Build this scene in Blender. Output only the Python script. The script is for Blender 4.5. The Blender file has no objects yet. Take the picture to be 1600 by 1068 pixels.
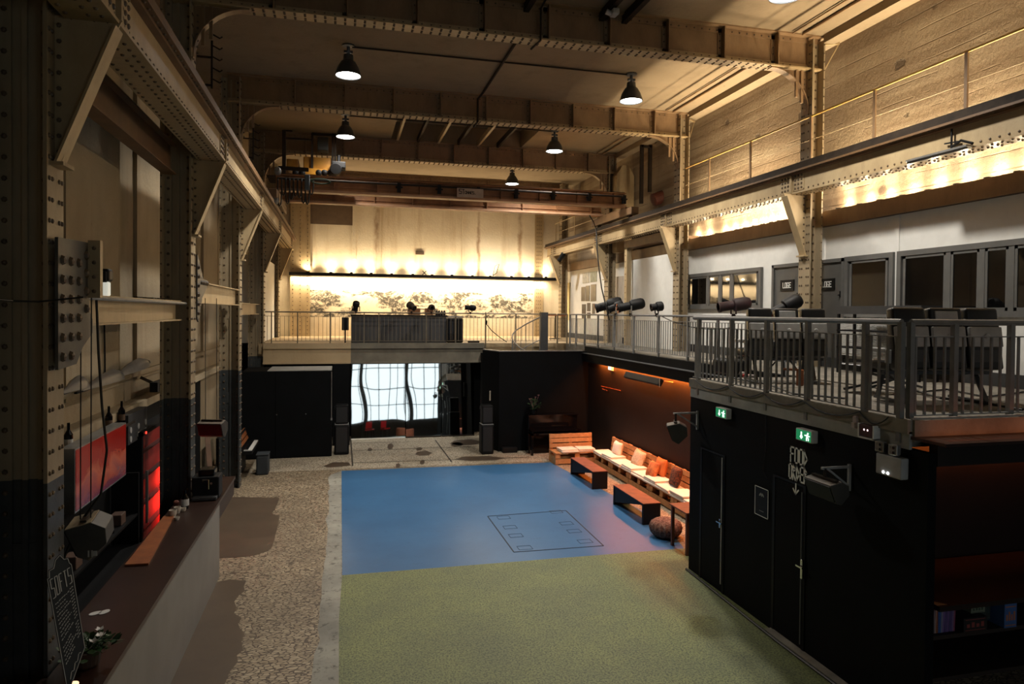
import bpy, math, random
from mathutils import Matrix, Vector
random.seed(7)
S = bpy.context.scene
COL = S.collection
# ------------------------------------------------------------------ camera
CAMH = 4.2
YAW, PITCH, ROLL, FPX, PCY = 14.06, .9, .52, 1070., 505.
cd = bpy.data.cameras.new('camera'); cam = bpy.data.objects.new('camera', cd); COL.objects.link(cam)
cd.sensor_fit = 'HORIZONTAL'; cd.sensor_width = 36; cd.lens = 36*FPX/1600
cd.shift_y = -(534-PCY)/1600; cd.clip_end = 200; cd.clip_start = .05
RM = Matrix.Rotation(math.radians(-YAW),3,'Z') @ Matrix.Rotation(math.radians(90-PITCH),3,'X') @ Matrix.Rotation(math.radians(ROLL),3,'Z')
cam.matrix_world = Matrix.Translation((0,0,CAMH)) @ RM.to_4x4()
S.camera = cam
def at(u, v, x=None, y=None, z=None):
    """point of the place seen at photograph pixel (u,v) on the plane x=, y= or z="""
    d = RM @ Vector(((u-800)/FPX, -(v-PCY)/FPX, -1))
    if x is not None: t = x/d.x
    elif y is not None: t = y/d.y
    else: t = (z-CAMH)/d.z
    return Vector((0,0,CAMH)) + d*t
# ------------------------------------------------------------------ world, exposure
W = bpy.data.worlds.new('world'); S.world = W; W.use_nodes = True
W.node_tree.nodes['Background'].inputs[0].default_value = (.55,.6,.7,1)
W.node_tree.nodes['Background'].inputs[1].default_value = .03
S.view_settings.view_transform = 'Standard'; S.view_settings.look = 'None'
S.view_settings.gamma = 1; S.view_settings.exposure = 0.0; S.view_settings.use_curve_mapping = False
S.cycles.max_bounces = 6; S.cycles.diffuse_bounces = 3; S.cycles.glossy_bounces = 3
S.cycles.sample_clamp_indirect = 4; S.cycles.caustics_reflective = False; S.cycles.caustics_refractive = False
WARM = (1,.79,.51); ORANGE = (1,.22,.03); COOL = (1,.93,.82)
def area(name, loc, sx, sy, power, color, rot=(0,0,0), spread=180):
    l = bpy.data.lights.new(name, 'AREA'); l.shape = 'RECTANGLE'; l.size = sx; l.size_y = sy
    l.energy = power; l.color = color; l.spread = math.radians(spread)
    o = bpy.data.objects.new(name, l); COL.objects.link(o); o.location = loc; o.rotation_euler = rot; return o
def spot(name, loc, power, color, rot=(0,0,0), angle=120, blend=.6, radius=.05):
    l = bpy.data.lights.new(name, 'SPOT'); l.energy = power; l.color = color
    l.spot_size = math.radians(angle); l.spot_blend = blend; l.shadow_soft_size = radius
    o = bpy.data.objects.new(name, l); COL.objects.link(o); o.location = loc; o.rotation_euler = rot; return o
def point(name, loc, power, color, radius=.03):
    l = bpy.data.lights.new(name, 'POINT'); l.energy = power; l.color = color; l.shadow_soft_size = radius
    o = bpy.data.objects.new(name, l); COL.objects.link(o); o.location = loc; return o
def aim(d):
    return Vector(d).to_track_quat('-Z','Y').to_euler()
P_UP_FAR, P_UP_SIDE, P_BAY, P_WIN, P_STRIP = 95, 200, 1200, 1.2, 680
# light strip under the far shelf, facing down and against the wall
area('far_shelf_strip', (3.4,28.72,5.56), 10.6, .08, P_STRIP, WARM, (math.radians(12),0,0))
# orange strip hidden behind the pelmet of the lounge and two short ones by the bar
area('lounge_strip', (7.43,14.9,2.80), .03, 8.4, 520, ORANGE, (0,math.radians(-36),0))
area('bar_strip', (7.2,6.52,2.70), 2.8, .04, 9, ORANGE, (math.radians(35),0,0), 120)
area('bar_roof_strip', (6.7,5.42,3.0), 1.9, .04, 1.1, ORANGE, (math.radians(95),0,0))
# ------------------------------------------------------------------ materials
_m = {}
def nt(name):
    m = bpy.data.materials.new(name); m.use_nodes = True
    t = m.node_tree; b = t.nodes['Principled BSDF']; return m, t, b
def N(t, kind, **kw):
    n = t.nodes.new(kind)
    for k, v in kw.items(): setattr(n, k, v)
    return n
def ramp(t, fac, stops):
    r = N(t,'ShaderNodeValToRGB'); e = r.color_ramp.elements
    while len(e) < len(stops): e.new(.5)
    for el,(p,c) in zip(e,stops): el.position = p; el.color = (*c,1) if len(c)==3 else c
    t.links.new(fac, r.inputs[0]); return r.outputs[0]
def mixc(t, fac, a, b, mode='MIX'):
    n = N(t,'ShaderNodeMix', data_type='RGBA', blend_type=mode)
    for i,v in ((0,fac),(6,a),(7,b)):
        if hasattr(v,'links') or hasattr(v,'is_linked'): t.links.new(v, n.inputs[i])
        else: n.inputs[i].default_value = v if i==0 else (*v,1)
    return n.outputs[2]
def noise(t, scale, detail=6, rough=.6, vec=None, dist=0):
    n = N(t,'ShaderNodeTexNoise'); n.inputs['Scale'].default_value = scale; n.inputs['Detail'].default_value = detail
    n.inputs['Roughness'].default_value = rough; n.inputs['Distortion'].default_value = dist
    if vec is not None: t.links.new(vec, n.inputs['Vector'])
    return n.outputs['Fac']
def pos(t, scale=(1,1,1)):
    g = N(t,'ShaderNodeNewGeometry'); m = N(t,'ShaderNodeMapping'); m.inputs['Scale'].default_value = scale
    t.links.new(g.outputs['Position'], m.inputs['Vector']); return m.outputs['Vector']
def math_(t, op, a, b=None, c=None):
    n = N(t,'ShaderNodeMath', operation=op)
    for i,v in enumerate((a,b,c)):
        if v is None: continue
        if hasattr(v,'is_linked'): t.links.new(v, n.inputs[i])
        else: n.inputs[i].default_value = v
    return n.outputs[0]
def xyz(t):
    g = N(t,'ShaderNodeNewGeometry'); s = N(t,'ShaderNodeSeparateXYZ'); t.links.new(g.outputs['Position'], s.inputs[0]); return s.outputs
def bumpn(t, b, h, strength=.3, dist=.01):
    n = N(t,'ShaderNodeBump'); n.inputs['Strength'].default_value = strength; n.inputs['Distance'].default_value = dist
    t.links.new(h, n.inputs['Height']); t.links.new(n.outputs[0], b.inputs['Normal'])
def mat(name, c1, c2=None, scale=4, rough=.6, metal=0, bump=0, bscale=60, emit=0, spec=.5):
    if name in _m: return _m[name]
    m, t, b = nt(name)
    c2 = c2 or tuple(x*.75 for x in c1)
    f = noise(t, scale, vec=pos(t))
    c = ramp(t, f, [(.35,c2),(.65,c1)]); t.links.new(c, b.inputs['Base Color'])
    b.inputs['Roughness'].default_value = rough; b.inputs['Metallic'].default_value = metal
    b.inputs['Specular IOR Level'].default_value = spec
    if bump: bumpn(t, b, noise(t, bscale, vec=pos(t)), bump)
    if emit: b.inputs['Emission Color'].default_value = (*c1,1); b.inputs['Emission Strength'].default_value = emit
    _m[name] = m; return m
def local_mat(name, c1, c2, scale=6, rough=.7, bump=0):
    """like mat() but pattern follows the object"""
    if name in _m: return _m[name]
    m, t, b = nt(name); tc = N(t,'ShaderNodeTexCoord')
    c = ramp(t, noise(t, scale, vec=tc.outputs['Object']), [(.4,c2),(.6,c1)]); t.links.new(c, b.inputs['Base Color'])
    b.inputs['Roughness'].default_value = rough
    if bump: bumpn(t, b, noise(t, scale*12, vec=tc.outputs['Object']), bump)
    _m[name] = m; return m
BLACK = mat('black paint', (.004,.0045,.0055), (.0025,.0025,.0035), rough=.55, spec=.25)
BLACKWALL = mat('black matte wall', (.0032,.004,.005), (.002,.0025,.003), scale=2, rough=.75, spec=.12)
LOUNGEW = mat('dark brown black wall', (.014,.0095,.008), (.009,.0065,.0055), scale=1.2, rough=.6, spec=.3)
BLACKGLOSS = mat('black gloss', (.004,.004,.005), rough=.10, spec=.25)
CHAR = mat('charcoal paint', (.045,.047,.05), (.035,.036,.038), rough=.5)
GREYRAIL = mat('grey rail paint', (.21,.21,.205), (.165,.165,.16), scale=8, rough=.42)
DARKSTEEL = mat('dark brown steel', (.035,.024,.016), (.02,.014,.01), rough=.75, spec=.2)
RUST = mat('brown steel', (.16,.085,.035), (.11,.06,.026), scale=3, rough=.55)
WHITE = mat('white paint', (.80,.80,.77), (.74,.74,.71), rough=.55)
GALV = mat('galvanised metal', (.42,.42,.41), (.3,.3,.29), rough=.35, metal=.7)
CHROME = mat('chrome', (.7,.7,.7), rough=.2, metal=1)
GREYPL = mat('grey plastic', (.40,.405,.40), (.33,.335,.33), scale=9, rough=.45)
RUBBER = mat('black rubber cable', (.008,.008,.008), rough=.5)
WOOD = mat('pallet wood', (.50,.27,.11), (.36,.18,.07), scale=9, rough=.7, bump=.3)
ORWOOD = mat('orange board', (.30,.10,.03), (.2,.06,.02), scale=5, rough=.45)
BROWNTOP = mat('dark brown varnish', (.028,.011,.006), (.018,.007,.004), scale=3, rough=.35)
CORTEN = mat('rust brown top', (.22,.065,.028), (.14,.042,.02), scale=5, rough=.55)
FABRICW = mat('off white cloth', (.66,.58,.48), (.54,.47,.38), scale=6, rough=.9, bump=.4, bscale=90)
CONC = mat('pale concrete', (.30,.27,.22), (.18,.16,.13), scale=2.2, rough=.85, bump=.4, bscale=30)
PLASTER = mat('grey plaster band', (.36,.36,.34), (.27,.27,.25), scale=3, rough=.85)
def steel(name, c1, c2, zpaint=None, rough=.45):
    m, t, b = nt(name)
    f = noise(t, 2.6, 8, .65, pos(t,(1,1,.5)))
    c = ramp(t, f, [(.3,c2),(.62,c1)])
    st = ramp(t, noise(t, 9, 8, .7, pos(t,(1,1,.15))), [(.58,(0,0,0)),(.75,(1,1,1))])
    c = mixc(t, math_(t,'MULTIPLY',st,.35), c, (.07,.035,.014))
    if zpaint:
        z = xyz(t)[2]; lo = math_(t,'LESS_THAN', z, zpaint)
        d = ramp(t, noise(t, 5, 6, .7, pos(t)), [(.35,(.032,.036,.038)),(.68,(.055,.061,.062))])
        c = mixc(t, lo, c, d)
    t.links.new(c, b.inputs['Base Color']); b.inputs['Roughness'].default_value = rough
    bumpn(t, b, noise(t, 40, 4, .6, pos(t)), .15); return m
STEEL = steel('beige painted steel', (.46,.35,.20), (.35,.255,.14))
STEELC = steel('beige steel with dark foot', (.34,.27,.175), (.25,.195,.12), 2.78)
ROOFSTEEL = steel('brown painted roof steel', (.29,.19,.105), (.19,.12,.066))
def concrete(name, c1, c2, stain, boards=False, mural=False):
    m, t, b = nt(name); P = pos(t)
    c = ramp(t, noise(t, .7, 8, .62, P, .4), [(.3,c2),(.7,c1)])
    runs = ramp(t, noise(t, 1.0, 8, .65, pos(t,(1.6,1.6,.12))), [(.52,(0,0,0)),(.72,(1,1,1))])
    c = mixc(t, math_(t,'MULTIPLY',runs,.55), c, stain)
    spots = ramp(t, noise(t, 5.5, 8, .7, P), [(.66,(0,0,0)),(.71,(1,1,1))])
    c = mixc(t, math_(t,'MULTIPLY',spots,.6), c, tuple(x*.35 for x in stain))
    h = noise(t, 12, 8, .7, P)
    if boards:
        z = xyz(t)[2]
        wob = math_(t,'ADD', z, math_(t,'MULTIPLY', noise(t,.8,4,.6,pos(t,(1,.35,1))), .16))
        fr = math_(t,'FRACT', math_(t,'MULTIPLY', wob, 3.6))
        ln = ramp(t, math_(t,'ABSOLUTE', math_(t,'SUBTRACT',fr,.5)), [(.0,(1,1,1)),(.045,(0,0,0))])
        brk = ramp(t, noise(t, 1.3, 6, .7, pos(t,(1,.5,2.5))), [(.47,(0,0,0)),(.56,(1,1,1))])
        ln = math_(t,'MULTIPLY', ln, brk)
        tone = noise(t, 1, 2, .5, pos(t,(.2,.12,3.4)))
        c = mixc(t, math_(t,'MULTIPLY', ramp(t,tone,[(.42,(0,0,0)),(.58,(1,1,1))]), .6), c, stain)
        c = mixc(t, math_(t,'MULTIPLY',ln,.55), c, tuple(x*.4 for x in stain))
        vo = N(t,'ShaderNodeTexVoronoi', feature='F1'); vo.inputs['Scale'].default_value = .85; t.links.new(pos(t,(1,1,1.3)), vo.inputs['Vector'])
        hole = ramp(t, math_(t,'ADD', vo.outputs['Distance'], math_(t,'MULTIPLY', noise(t,9,5,.7,P), .16)), [(.155,(1,1,1)),(.19,(0,0,0))])
        c = mixc(t, math_(t,'MULTIPLY',hole,.8), c, tuple(x*.4 for x in stain))
        h = math_(t,'ADD', h, math_(t,'ADD', math_(t,'MULTIPLY',ln,-.9), math_(t,'MULTIPLY',hole,-1.2)))
    if mural:
        X, Y, Z = xyz(t)
        def band(v, a, e): return math_(t,'MULTIPLY', math_(t,'GREATER_THAN',v,a), math_(t,'LESS_THAN',v,e))
        reg = math_(t,'MULTIPLY', band(X,-1.45,8.2), band(Z,3.95,5.05))
        k = ramp(t, noise(t, .95, 10, .72, pos(t,(1,1,1.9)), 1.0), [(.46,(0,0,0)),(.54,(1,1,1))])
        k2 = ramp(t, noise(t, 7, 8, .75, P, .8), [(.36,(0,0,0)),(.50,(1,1,1))])
        k = math_(t,'MULTIPLY', math_(t,'MULTIPLY',k,k2), reg)
        c = mixc(t, math_(t,'MULTIPLY',k,.95), c, (.03,.026,.02))
        for xs, wd in ((1.42,.16),(5.75,.10),(7.6,.14)):
            dx = math_(t,'ABSOLUTE', math_(t,'SUBTRACT', math_(t,'ADD', X, math_(t,'MULTIPLY', noise(t,1.2,6,.7,P), .3)), xs+.15))
            s_ = math_(t,'MULTIPLY', ramp(t, dx, [(wd*.2,(1,1,1)),(wd,(0,0,0))]), ramp(t, noise(t,2.2,6,.7,pos(t,(1,1,.4))), [(.35,(0,0,0)),(.6,(1,1,1))]))
            s_ = math_(t,'MULTIPLY', s_, math_(t,'GREATER_THAN', Z, 5.7))
            c = mixc(t, math_(t,'MULTIPLY',s_,.7), c, (.20,.09,.03))
        ch = ramp(t, noise(t, 3.2, 10, .85, P, .5), [(.64,(0,0,0)),(.67,(1,1,1))])
        ch = math_(t,'MULTIPLY', ch, math_(t,'MULTIPLY', band(Z,6.1,8.2), band(X,-1.5,2.2)))
        c = mixc(t, math_(t,'MULTIPLY',ch,.75), c, (.06,.045,.03))
    t.links.new(c, b.inputs['Base Color']); b.inputs['Roughness'].default_value = .88
    bumpn(t, b, h, .7 if boards else .5, .05 if boards else .02); return m
CWALL = concrete('old concrete wall', (.42,.34,.225), (.31,.25,.16), (.20,.13,.07))
FARWALL = concrete('stained concrete wall', (.72,.63,.48), (.58,.49,.35), (.36,.23,.11), mural=True)
BOARDWALL = concrete('board marked concrete', (.40,.325,.225), (.29,.22,.145), (.15,.095,.05), boards=True)
CEIL = concrete('plaster ceiling', (.27,.205,.13), (.22,.17,.105), (.16,.115,.07))
MEZZ = concrete('mezzanine concrete', (.44,.335,.20), (.33,.245,.14), (.22,.14,.07))
# ------------------------------------------------------------------ floor materials
def mosaic(name, ca, cb, grout, scale):
    m, t, b = nt(name); P = pos(t)
    v = N(t,'ShaderNodeTexVoronoi', feature='DISTANCE_TO_EDGE'); v.inputs['Scale'].default_value = scale
    w = N(t,'ShaderNodeTexVoronoi', feature='F1'); w.inputs['Scale'].default_value = scale
    wv = N(t,'ShaderNodeMapping'); wv.inputs['Rotation'].default_value = (0,0,.6); wv.inputs['Scale'].default_value = (1,1.9,1)
    t.links.new(P, wv.inputs['Vector'])
    for n in (v,w): t.links.new(wv.outputs[0], n.inputs['Vector'])
    sep = N(t,'ShaderNodeSeparateColor'); t.links.new(w.outputs['Color'], sep.inputs[0])
    c = ramp(t, sep.outputs[0], [(0,ca),(1,cb)])
    d = ramp(t, noise(t, .8, 6, .6, P), [(.3,(.62,.62,.62)),(.7,(1,1,1))])
    c = mixc(t, 1.0, c, d, 'MULTIPLY')
    e = ramp(t, v.outputs['Distance'], [(.06,(0,0,0)),(.11,(1,1,1))])
    c = mixc(t, e, grout, c)
    t.links.new(c, b.inputs['Base Color']); b.inputs['Roughness'].default_value = .55
    bumpn(t, b, e, .3, .004); return m
FMOS = mosaic('broken stone paving', (.50,.41,.28), (.31,.24,.155), (.075,.05,.03), 12.5)
FMOS2 = mosaic('small pale stone paving', (.78,.70,.55), (.56,.49,.37), (.13,.10,.065), 15)
def paint(name, c1, c2, speck, amount, rough, sc):
    m, t, b = nt(name); P = pos(t)
    c = ramp(t, noise(t, .9, 8, .65, P), [(.35,c2),(.65,c1)])
    k = ramp(t, noise(t, sc, 8, .8, P), [(amount,(0,0,0)),(amount+.07,(1,1,1))])
    c = mixc(t, math_(t,'MULTIPLY',k,.75), c, speck)
    k2 = ramp(t, noise(t, sc*.37, 8, .75, pos(t,(1,1.7,1))), [(.60,(0,0,0)),(.66,(1,1,1))])
    c = mixc(t, math_(t,'MULTIPLY',k2,.55), c, tuple(x*.45 for x in c2))
    t.links.new(c, b.inputs['Base Color'])
    b.inputs['Roughness'].default_value = rough
    bumpn(t, b, noise(t, 30, 6, .7, P), .22, .006); return m
FBLUE = paint('blue floor paint', (.05,.158,.335), (.04,.13,.285), (.12,.22,.37), .66, .33, 14)
FGREEN = paint('worn green floor paint', (.235,.265,.095), (.165,.19,.085), (.03,.035,.022), .48, .6, 40)
FSTRIP = paint('worn concrete strip', (.36,.35,.30), (.20,.195,.17), (.05,.045,.04), .54, .75, 6)
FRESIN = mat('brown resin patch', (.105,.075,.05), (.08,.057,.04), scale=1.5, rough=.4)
RIVET = mat('dark rivet heads', (.14,.095,.055), (.07,.048,.03), scale=5, rough=.5)  # rivet heads darker brown than the steel paint
# ------------------------------------------------------------------ mesh building
class MB:
    def __init__(s): s.v=[]; s.f=[]; s.mi=[]; s.cur=0
    def add(s, vs, fs):
        o=len(s.v); s.v += [tuple(p) for p in vs]; s.f += [tuple(i+o for i in f) for f in fs]; s.mi += [s.cur]*len(fs); return s
    def box(s, x0,x1,y0,y1,z0,z1):
        return s.add([(x0,y0,z0),(x1,y0,z0),(x1,y1,z0),(x0,y1,z0),(x0,y0,z1),(x1,y0,z1),(x1,y1,z1),(x0,y1,z1)],
            [(0,3,2,1),(4,5,6,7),(0,1,5,4),(1,2,6,5),(2,3,7,6),(3,0,4,7)])
    def obox(s, c, size, M=None):
        a,b,d=(k/2 for k in size); M = M or Matrix.Identity(3); c=Vector(c)
        vs=[c+M@Vector(p) for p in ((-a,-b,-d),(a,-b,-d),(a,b,-d),(-a,b,-d),(-a,-b,d),(a,-b,d),(a,b,d),(-a,b,d))]
        return s.add(vs,[(0,3,2,1),(4,5,6,7),(0,1,5,4),(1,2,6,5),(2,3,7,6),(3,0,4,7)])
    def rbox(s, c, size, r=.02, n=3, M=None):
        """box with rounded edges and corners"""
        M = M or Matrix.Identity(3); c=Vector(c); h=[k/2 for k in size]; r=min(r,*[k*.499 for k in h])
        nu=4*(n+1); rings=[]
        for j in range(2*n+2):
            jj = j if j<=n else j-1
            a = -math.pi/2 + math.pi/2*jj/n; zc = -h[2]+r if j<=n else h[2]-r
            z = zc + r*math.sin(a); rr=r*math.cos(a); ring=[]
            for q in range(4):
                sx,sy=((1,1),(-1,1),(-1,-1),(1,-1))[q]
                for i in range(n+1):
                    b=math.pi/2*(q+i/n)
                    ring.append(c+M@Vector((sx*(h[0]-r)+rr*math.cos(b), sy*(h[1]-r)+rr*math.sin(b), z)))
            rings.append(ring)
        o=len(s.v); fs=[]
        for k in range(len(rings)-1):
            for i in range(nu): fs.append((k*nu+i,k*nu+(i+1)%nu,(k+1)*nu+(i+1)%nu,(k+1)*nu+i))
        fs.append(tuple(range(nu-1,-1,-1))); fs.append(tuple((len(rings)-1)*nu+i for i in range(nu)))
        return s.add([p for r_ in rings for p in r_], fs)
    def bar(s, p, q, w, h=None, up=(0,0,1)):
        """rectangular bar from p to q"""
        p,q=Vector(p),Vector(q); d=q-p; L=d.length; x=d.normalized(); u=Vector(up)
        if abs(x.dot(u))>.99: u=Vector((0,1,0)) if abs(x.y)<.9 else Vector((1,0,0))
        y=u.cross(x).normalized(); z=x.cross(y)
        return s.obox((p+q)/2,(L,w,h or w),Matrix((x,y,z)).transposed())
    def tube(s, pts, r, n=8, cap=True):
        pts=[Vector(p) for p in pts]; rings=[]; prev=None
        for i,p in enumerate(pts):
            d=(pts[min(i+1,len(pts)-1)]-pts[max(i-1,0)]).normalized()
            if prev is None:
                a=d.orthogonal().normalized()
            else:
                a=(prev-d*prev.dot(d)).normalized()
            prev=a; b=d.cross(a); rr=r[i] if isinstance(r,(list,tuple)) else r
            rings.append([p+a*rr*math.cos(2*math.pi*k/n)+b*rr*math.sin(2*math.pi*k/n) for k in range(n)])
        fs=[(k*n+i,k*n+(i+1)%n,(k+1)*n+(i+1)%n,(k+1)*n+i) for k in range(len(pts)-1) for i in range(n)]
        if cap: fs += [tuple(range(n-1,-1,-1)), tuple((len(pts)-1)*n+i for i in range(n))]
        return s.add([p for q in rings for p in q], fs)
    def lathe(s, prof, c=(0,0,0), M=None, n=20, cap=True):
        M = M or Matrix.Identity(3); c=Vector(c); vs=[]; fs=[]
        for r,z in prof:
            for k in range(n): a=2*math.pi*k/n; vs.append(c+M@Vector((r*math.cos(a),r*math.sin(a),z)))
        for j in range(len(prof)-1):
            for i in range(n): fs.append((j*n+i,j*n+(i+1)%n,(j+1)*n+(i+1)%n,(j+1)*n+i))
        if cap: fs += [tuple(range(n-1,-1,-1)), tuple((len(prof)-1)*n+i for i in range(n))]
        return s.add(vs,fs)
    def prism(s, poly, axis, a, b):
        """extrude a 2D polygon along axis from a to b; poly gives the two other coordinates in x,y,z order"""
        def P(u,v,w): return {'x':(w,u,v),'y':(u,w,v),'z':(u,v,w)}[axis]
        n=len(poly); vs=[P(u,v,a) for u,v in poly]+[P(u,v,b) for u,v in poly]
        return s.add(vs,[tuple(range(n-1,-1,-1)),tuple(range(n,2*n))]+[(i,(i+1)%n,n+(i+1)%n,n+i) for i in range(n)])
    def rivet(s, p, nrm, r=.014, h=None):
        r*=1.35; h=h or r*.8; old=s.cur; s.cur=1; s._rivet(p,nrm,r,h); s.cur=old; return s
    def _rivet(s, p, nrm, r, h):
        p=Vector(p); nrm=Vector(nrm).normalized(); a=nrm.orthogonal().normalized(); b=nrm.cross(a); vs=[]
        for rr,hh in ((1,0),(.72,.7)):
            for k in range(6): t=math.pi/3*k; vs.append(p+a*r*rr*math.cos(t)+b*r*rr*math.sin(t)+nrm*h*hh)
        vs.append(p+nrm*h)
        return s.add(vs,[(i,(i+1)%6,6+(i+1)%6,6+i) for i in range(6)]+[(6+i,6+(i+1)%6,12) for i in range(6)])
    def rivets(s, p, q, step, nrm, r=.014):
        p,q=Vector(p),Vector(q); n=max(1,int((q-p).length/step))
        for i in range(n+1): s.rivet(p+(q-p)*(i/n), nrm, r)
        return s
    def strokes(s, text, o, ux, uy, h, w=None, gap=.25, thick=None, depth=.004, ratio=.55):
        """letters from straight strips; o = lower left, ux/uy unit vectors"""
        o=Vector(o); ux=Vector(ux); uy=Vector(uy); nz=ux.cross(uy); w=w or h*ratio; thick=thick or h*.13; x=0
        for ch in text:
            for line in GLYPH.get(ch,[]):
                for (a,b),(c,d) in zip(line,line[1:]):
                    p=o+ux*(x+a*w)+uy*(b*h); q=o+ux*(x+c*w)+uy*(d*h); e=(q-p).normalized()*thick*.5
                    p,q=p-e,q+e; d_=(q-p); X=d_.normalized(); Y=nz.cross(X)
                    s.obox((p+q)/2+nz*depth/2,(d_.length,thick,depth),Matrix((X,Y,nz)).transposed())
            x+=w*(1+gap)
        return x
    def build(s, name, m, parent=None, smooth=False, bevel=0, kind=None, loc=None):
        me=bpy.data.meshes.new(name); o=Vector((0,0,0))
        root=parent
        while root is not None and root.parent is not None: root=root.parent
        if root is not None: o=ORG.get(root.name,Vector((0,0,0)))
        if loc is not None: o=Vector(loc)
        me.from_pydata([(p[0]-o.x,p[1]-o.y,p[2]-o.z) for p in s.v],[],s.f)
        ms = m if isinstance(m,(list,tuple)) else ([m,RIVET] if 1 in s.mi else [m])
        for k in ms: me.materials.append(k)
        if len(ms)>1: me.polygons.foreach_set('material_index',s.mi)
        if smooth:
            me.polygons.foreach_set('use_smooth',[True]*len(me.polygons))
            try: me.set_sharp_from_angle(angle=math.radians(40))
            except Exception: pass
        me.update()
        ob=bpy.data.objects.new(name,me); COL.objects.link(ob)
        if loc is not None: ob.location=loc
        if parent is not None: ob.parent=parent
        if bevel:
            b=ob.modifiers.new('b','BEVEL'); b.width=bevel; b.segments=2; b.limit_method='ANGLE'
        if kind: ob['kind']=kind
        return ob
GLYPH={'F':[[(0,0),(0,1),(1,1)],[(0,.55),(.75,.55)]],'O':[[(0,0),(0,1),(1,1),(1,0),(0,0)]],'D':[[(0,0),(0,1),(1,.45),(0,0)]],
'R':[[(0,0),(0,1),(.9,.72),(0,.5),(1,0)]],'E':[[(1,1),(0,1),(0,0),(1,0)],[(0,.52),(.8,.52)]],'L':[[(0,1),(0,0),(.9,0)]],
'G':[[(1,.85),(.9,1),(0,1),(0,0),(1,0),(1,.45),(.6,.45)]],'T':[[(0,1),(1,1)],[(.5,1),(.5,0)]],'N':[[(0,0),(0,1),(1,0),(1,1)]],
'S':[[(1,1),(0,1),(0,.52),(1,.48),(1,0),(0,0)]],'5':[[(1,1),(0,1),(0,.55),(1,.5),(1,0),(0,0)]],'I':[[(.5,0),(.5,1)]],'V':[[(0,1),(.5,0),(1,1)]],
'.':[[(.4,0),(.6,0)]],'v':[[(.5,1),(.5,.05)],[(0,.45),(.5,.0),(1,.45)]],' ':[]}
ORG={}
def tag(o, label, cat, group=None, kind=None):
    o['label']=label; o['category']=cat
    if group: o['group']=group
    if kind: o['kind']=kind
    return o
def thing(name, label, cat, loc=(0,0,0), group=None):
    """an Empty at the thing's base; parts are given in world coordinates"""
    o=bpy.data.objects.new(name,None); COL.objects.link(o); o.location=loc; o.empty_display_size=.1
    ORG[o.name]=Vector(loc); return tag(o,label,cat,group)
def dup(root, loc=None, rz=None, label=None, rot=None):
    def cp(o,par):
        c=o.copy(); COL.objects.link(c)
        if par is not None: c.parent=par
        for ch in list(o.children): cp(ch,c)
        return c
    r=cp(root,None)
    if loc is not None: r.location=loc
    if rz is not None: r.rotation_euler=(0,0,rz)
    if rot is not None: r.rotation_euler=rot
    if label: r['label']=label
    return r
def struct(name, mb, m, **kw): return mb.build(name, m, kind='structure', **kw)
def RZ(a): return Matrix.Rotation(a,3,'Z')
def RX(a): return Matrix.Rotation(a,3,'X')
def RY(a): return Matrix.Rotation(a,3,'Y')
# ------------------------------------------------------------------ shell of the hall
MZ = 3.17                                   # upper floor level
CEILZ = 9.75; YF = 29.0
b = MB()
b.box(-5.2,14,-9,YF+.4,-.3,0)
def poly(m_i, pts, z):
    b.cur=m_i; b.add([(x,y,z) for x,y in pts],[tuple(range(len(pts)))]); b.cur=0
poly(1,[(.045,11.15),(6.0,11.1),(6.35,12.6),(5.75,18.36),(.045,18.5)],.003)
poly(2,[(.02,-6),(5.75,-6),(5.75,10.4),(7.4,10.4),(7.4,11.1),(6.0,11.1),(.045,11.15),(.0,9.6)],.003)
random.seed(3)
sl=[(-.24+random.uniform(-.05,.03)-(.02 if y<10 else 0),y) for y in [i*.35-5 for i in range(67)]]
poly(3,[(.02,-5),(.045,18.5)]+[(x,y) for x,y in reversed(sl)],.002)
poly(5,[(-2.3,18.75),(8,18.5),(8,22.9),(-2.3,22.9)],.001)
def fl(*px): return [tuple(at(u,v,z=0))[:2] for u,v in px]
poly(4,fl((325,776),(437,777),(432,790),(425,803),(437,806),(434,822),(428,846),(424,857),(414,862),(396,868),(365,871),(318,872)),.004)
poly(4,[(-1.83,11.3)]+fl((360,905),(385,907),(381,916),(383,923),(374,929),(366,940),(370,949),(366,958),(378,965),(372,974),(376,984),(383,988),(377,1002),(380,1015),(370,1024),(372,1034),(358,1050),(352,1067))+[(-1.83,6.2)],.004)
poly(4,fl((505,728),(520,722),(545,722),(548,727),(532,729),(512,730)),.004)
for q in ((662,708,14,4),(714,694,10,4),(728,691,26,5),(750,716,40,4),(610,697,5,5),(622,727,4,4),(578,702,4,3),(655,701,5,3),(660,722,4,4)):
    u,v,du,dv=q; poly(4,fl((u-du,v+dv*.4),(u-du*.4,v+dv),(u+du*.6,v+dv*.7),(u+du,v-dv*.2),(u+du*.3,v-dv),(u-du*.7,v-dv*.6)),.004)
# dark joints of the far paving slabs
for p,q in (((548,686),(551,728)),((549,704),(745,697)),((552,723),(830,714)),((680,687),(706,722)),((552,692),(640,690))):
    (x0,y0),(x1,y1)=fl(p,q); d=Vector((x1-x0,y1-y0,0)).normalized(); n_=Vector((-d.y,d.x,0))*.022
    poly(6,[(x0-n_.x,y0-n_.y),(x1-n_.x,y1-n_.y),(x1+n_.x,y1+n_.y),(x0+n_.x,y0+n_.y)],.005)
struct('floor', b, [FMOS,FBLUE,FGREEN,FSTRIP,FRESIN,FMOS2,mat('dark joint',(.05,.04,.03))])
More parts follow.
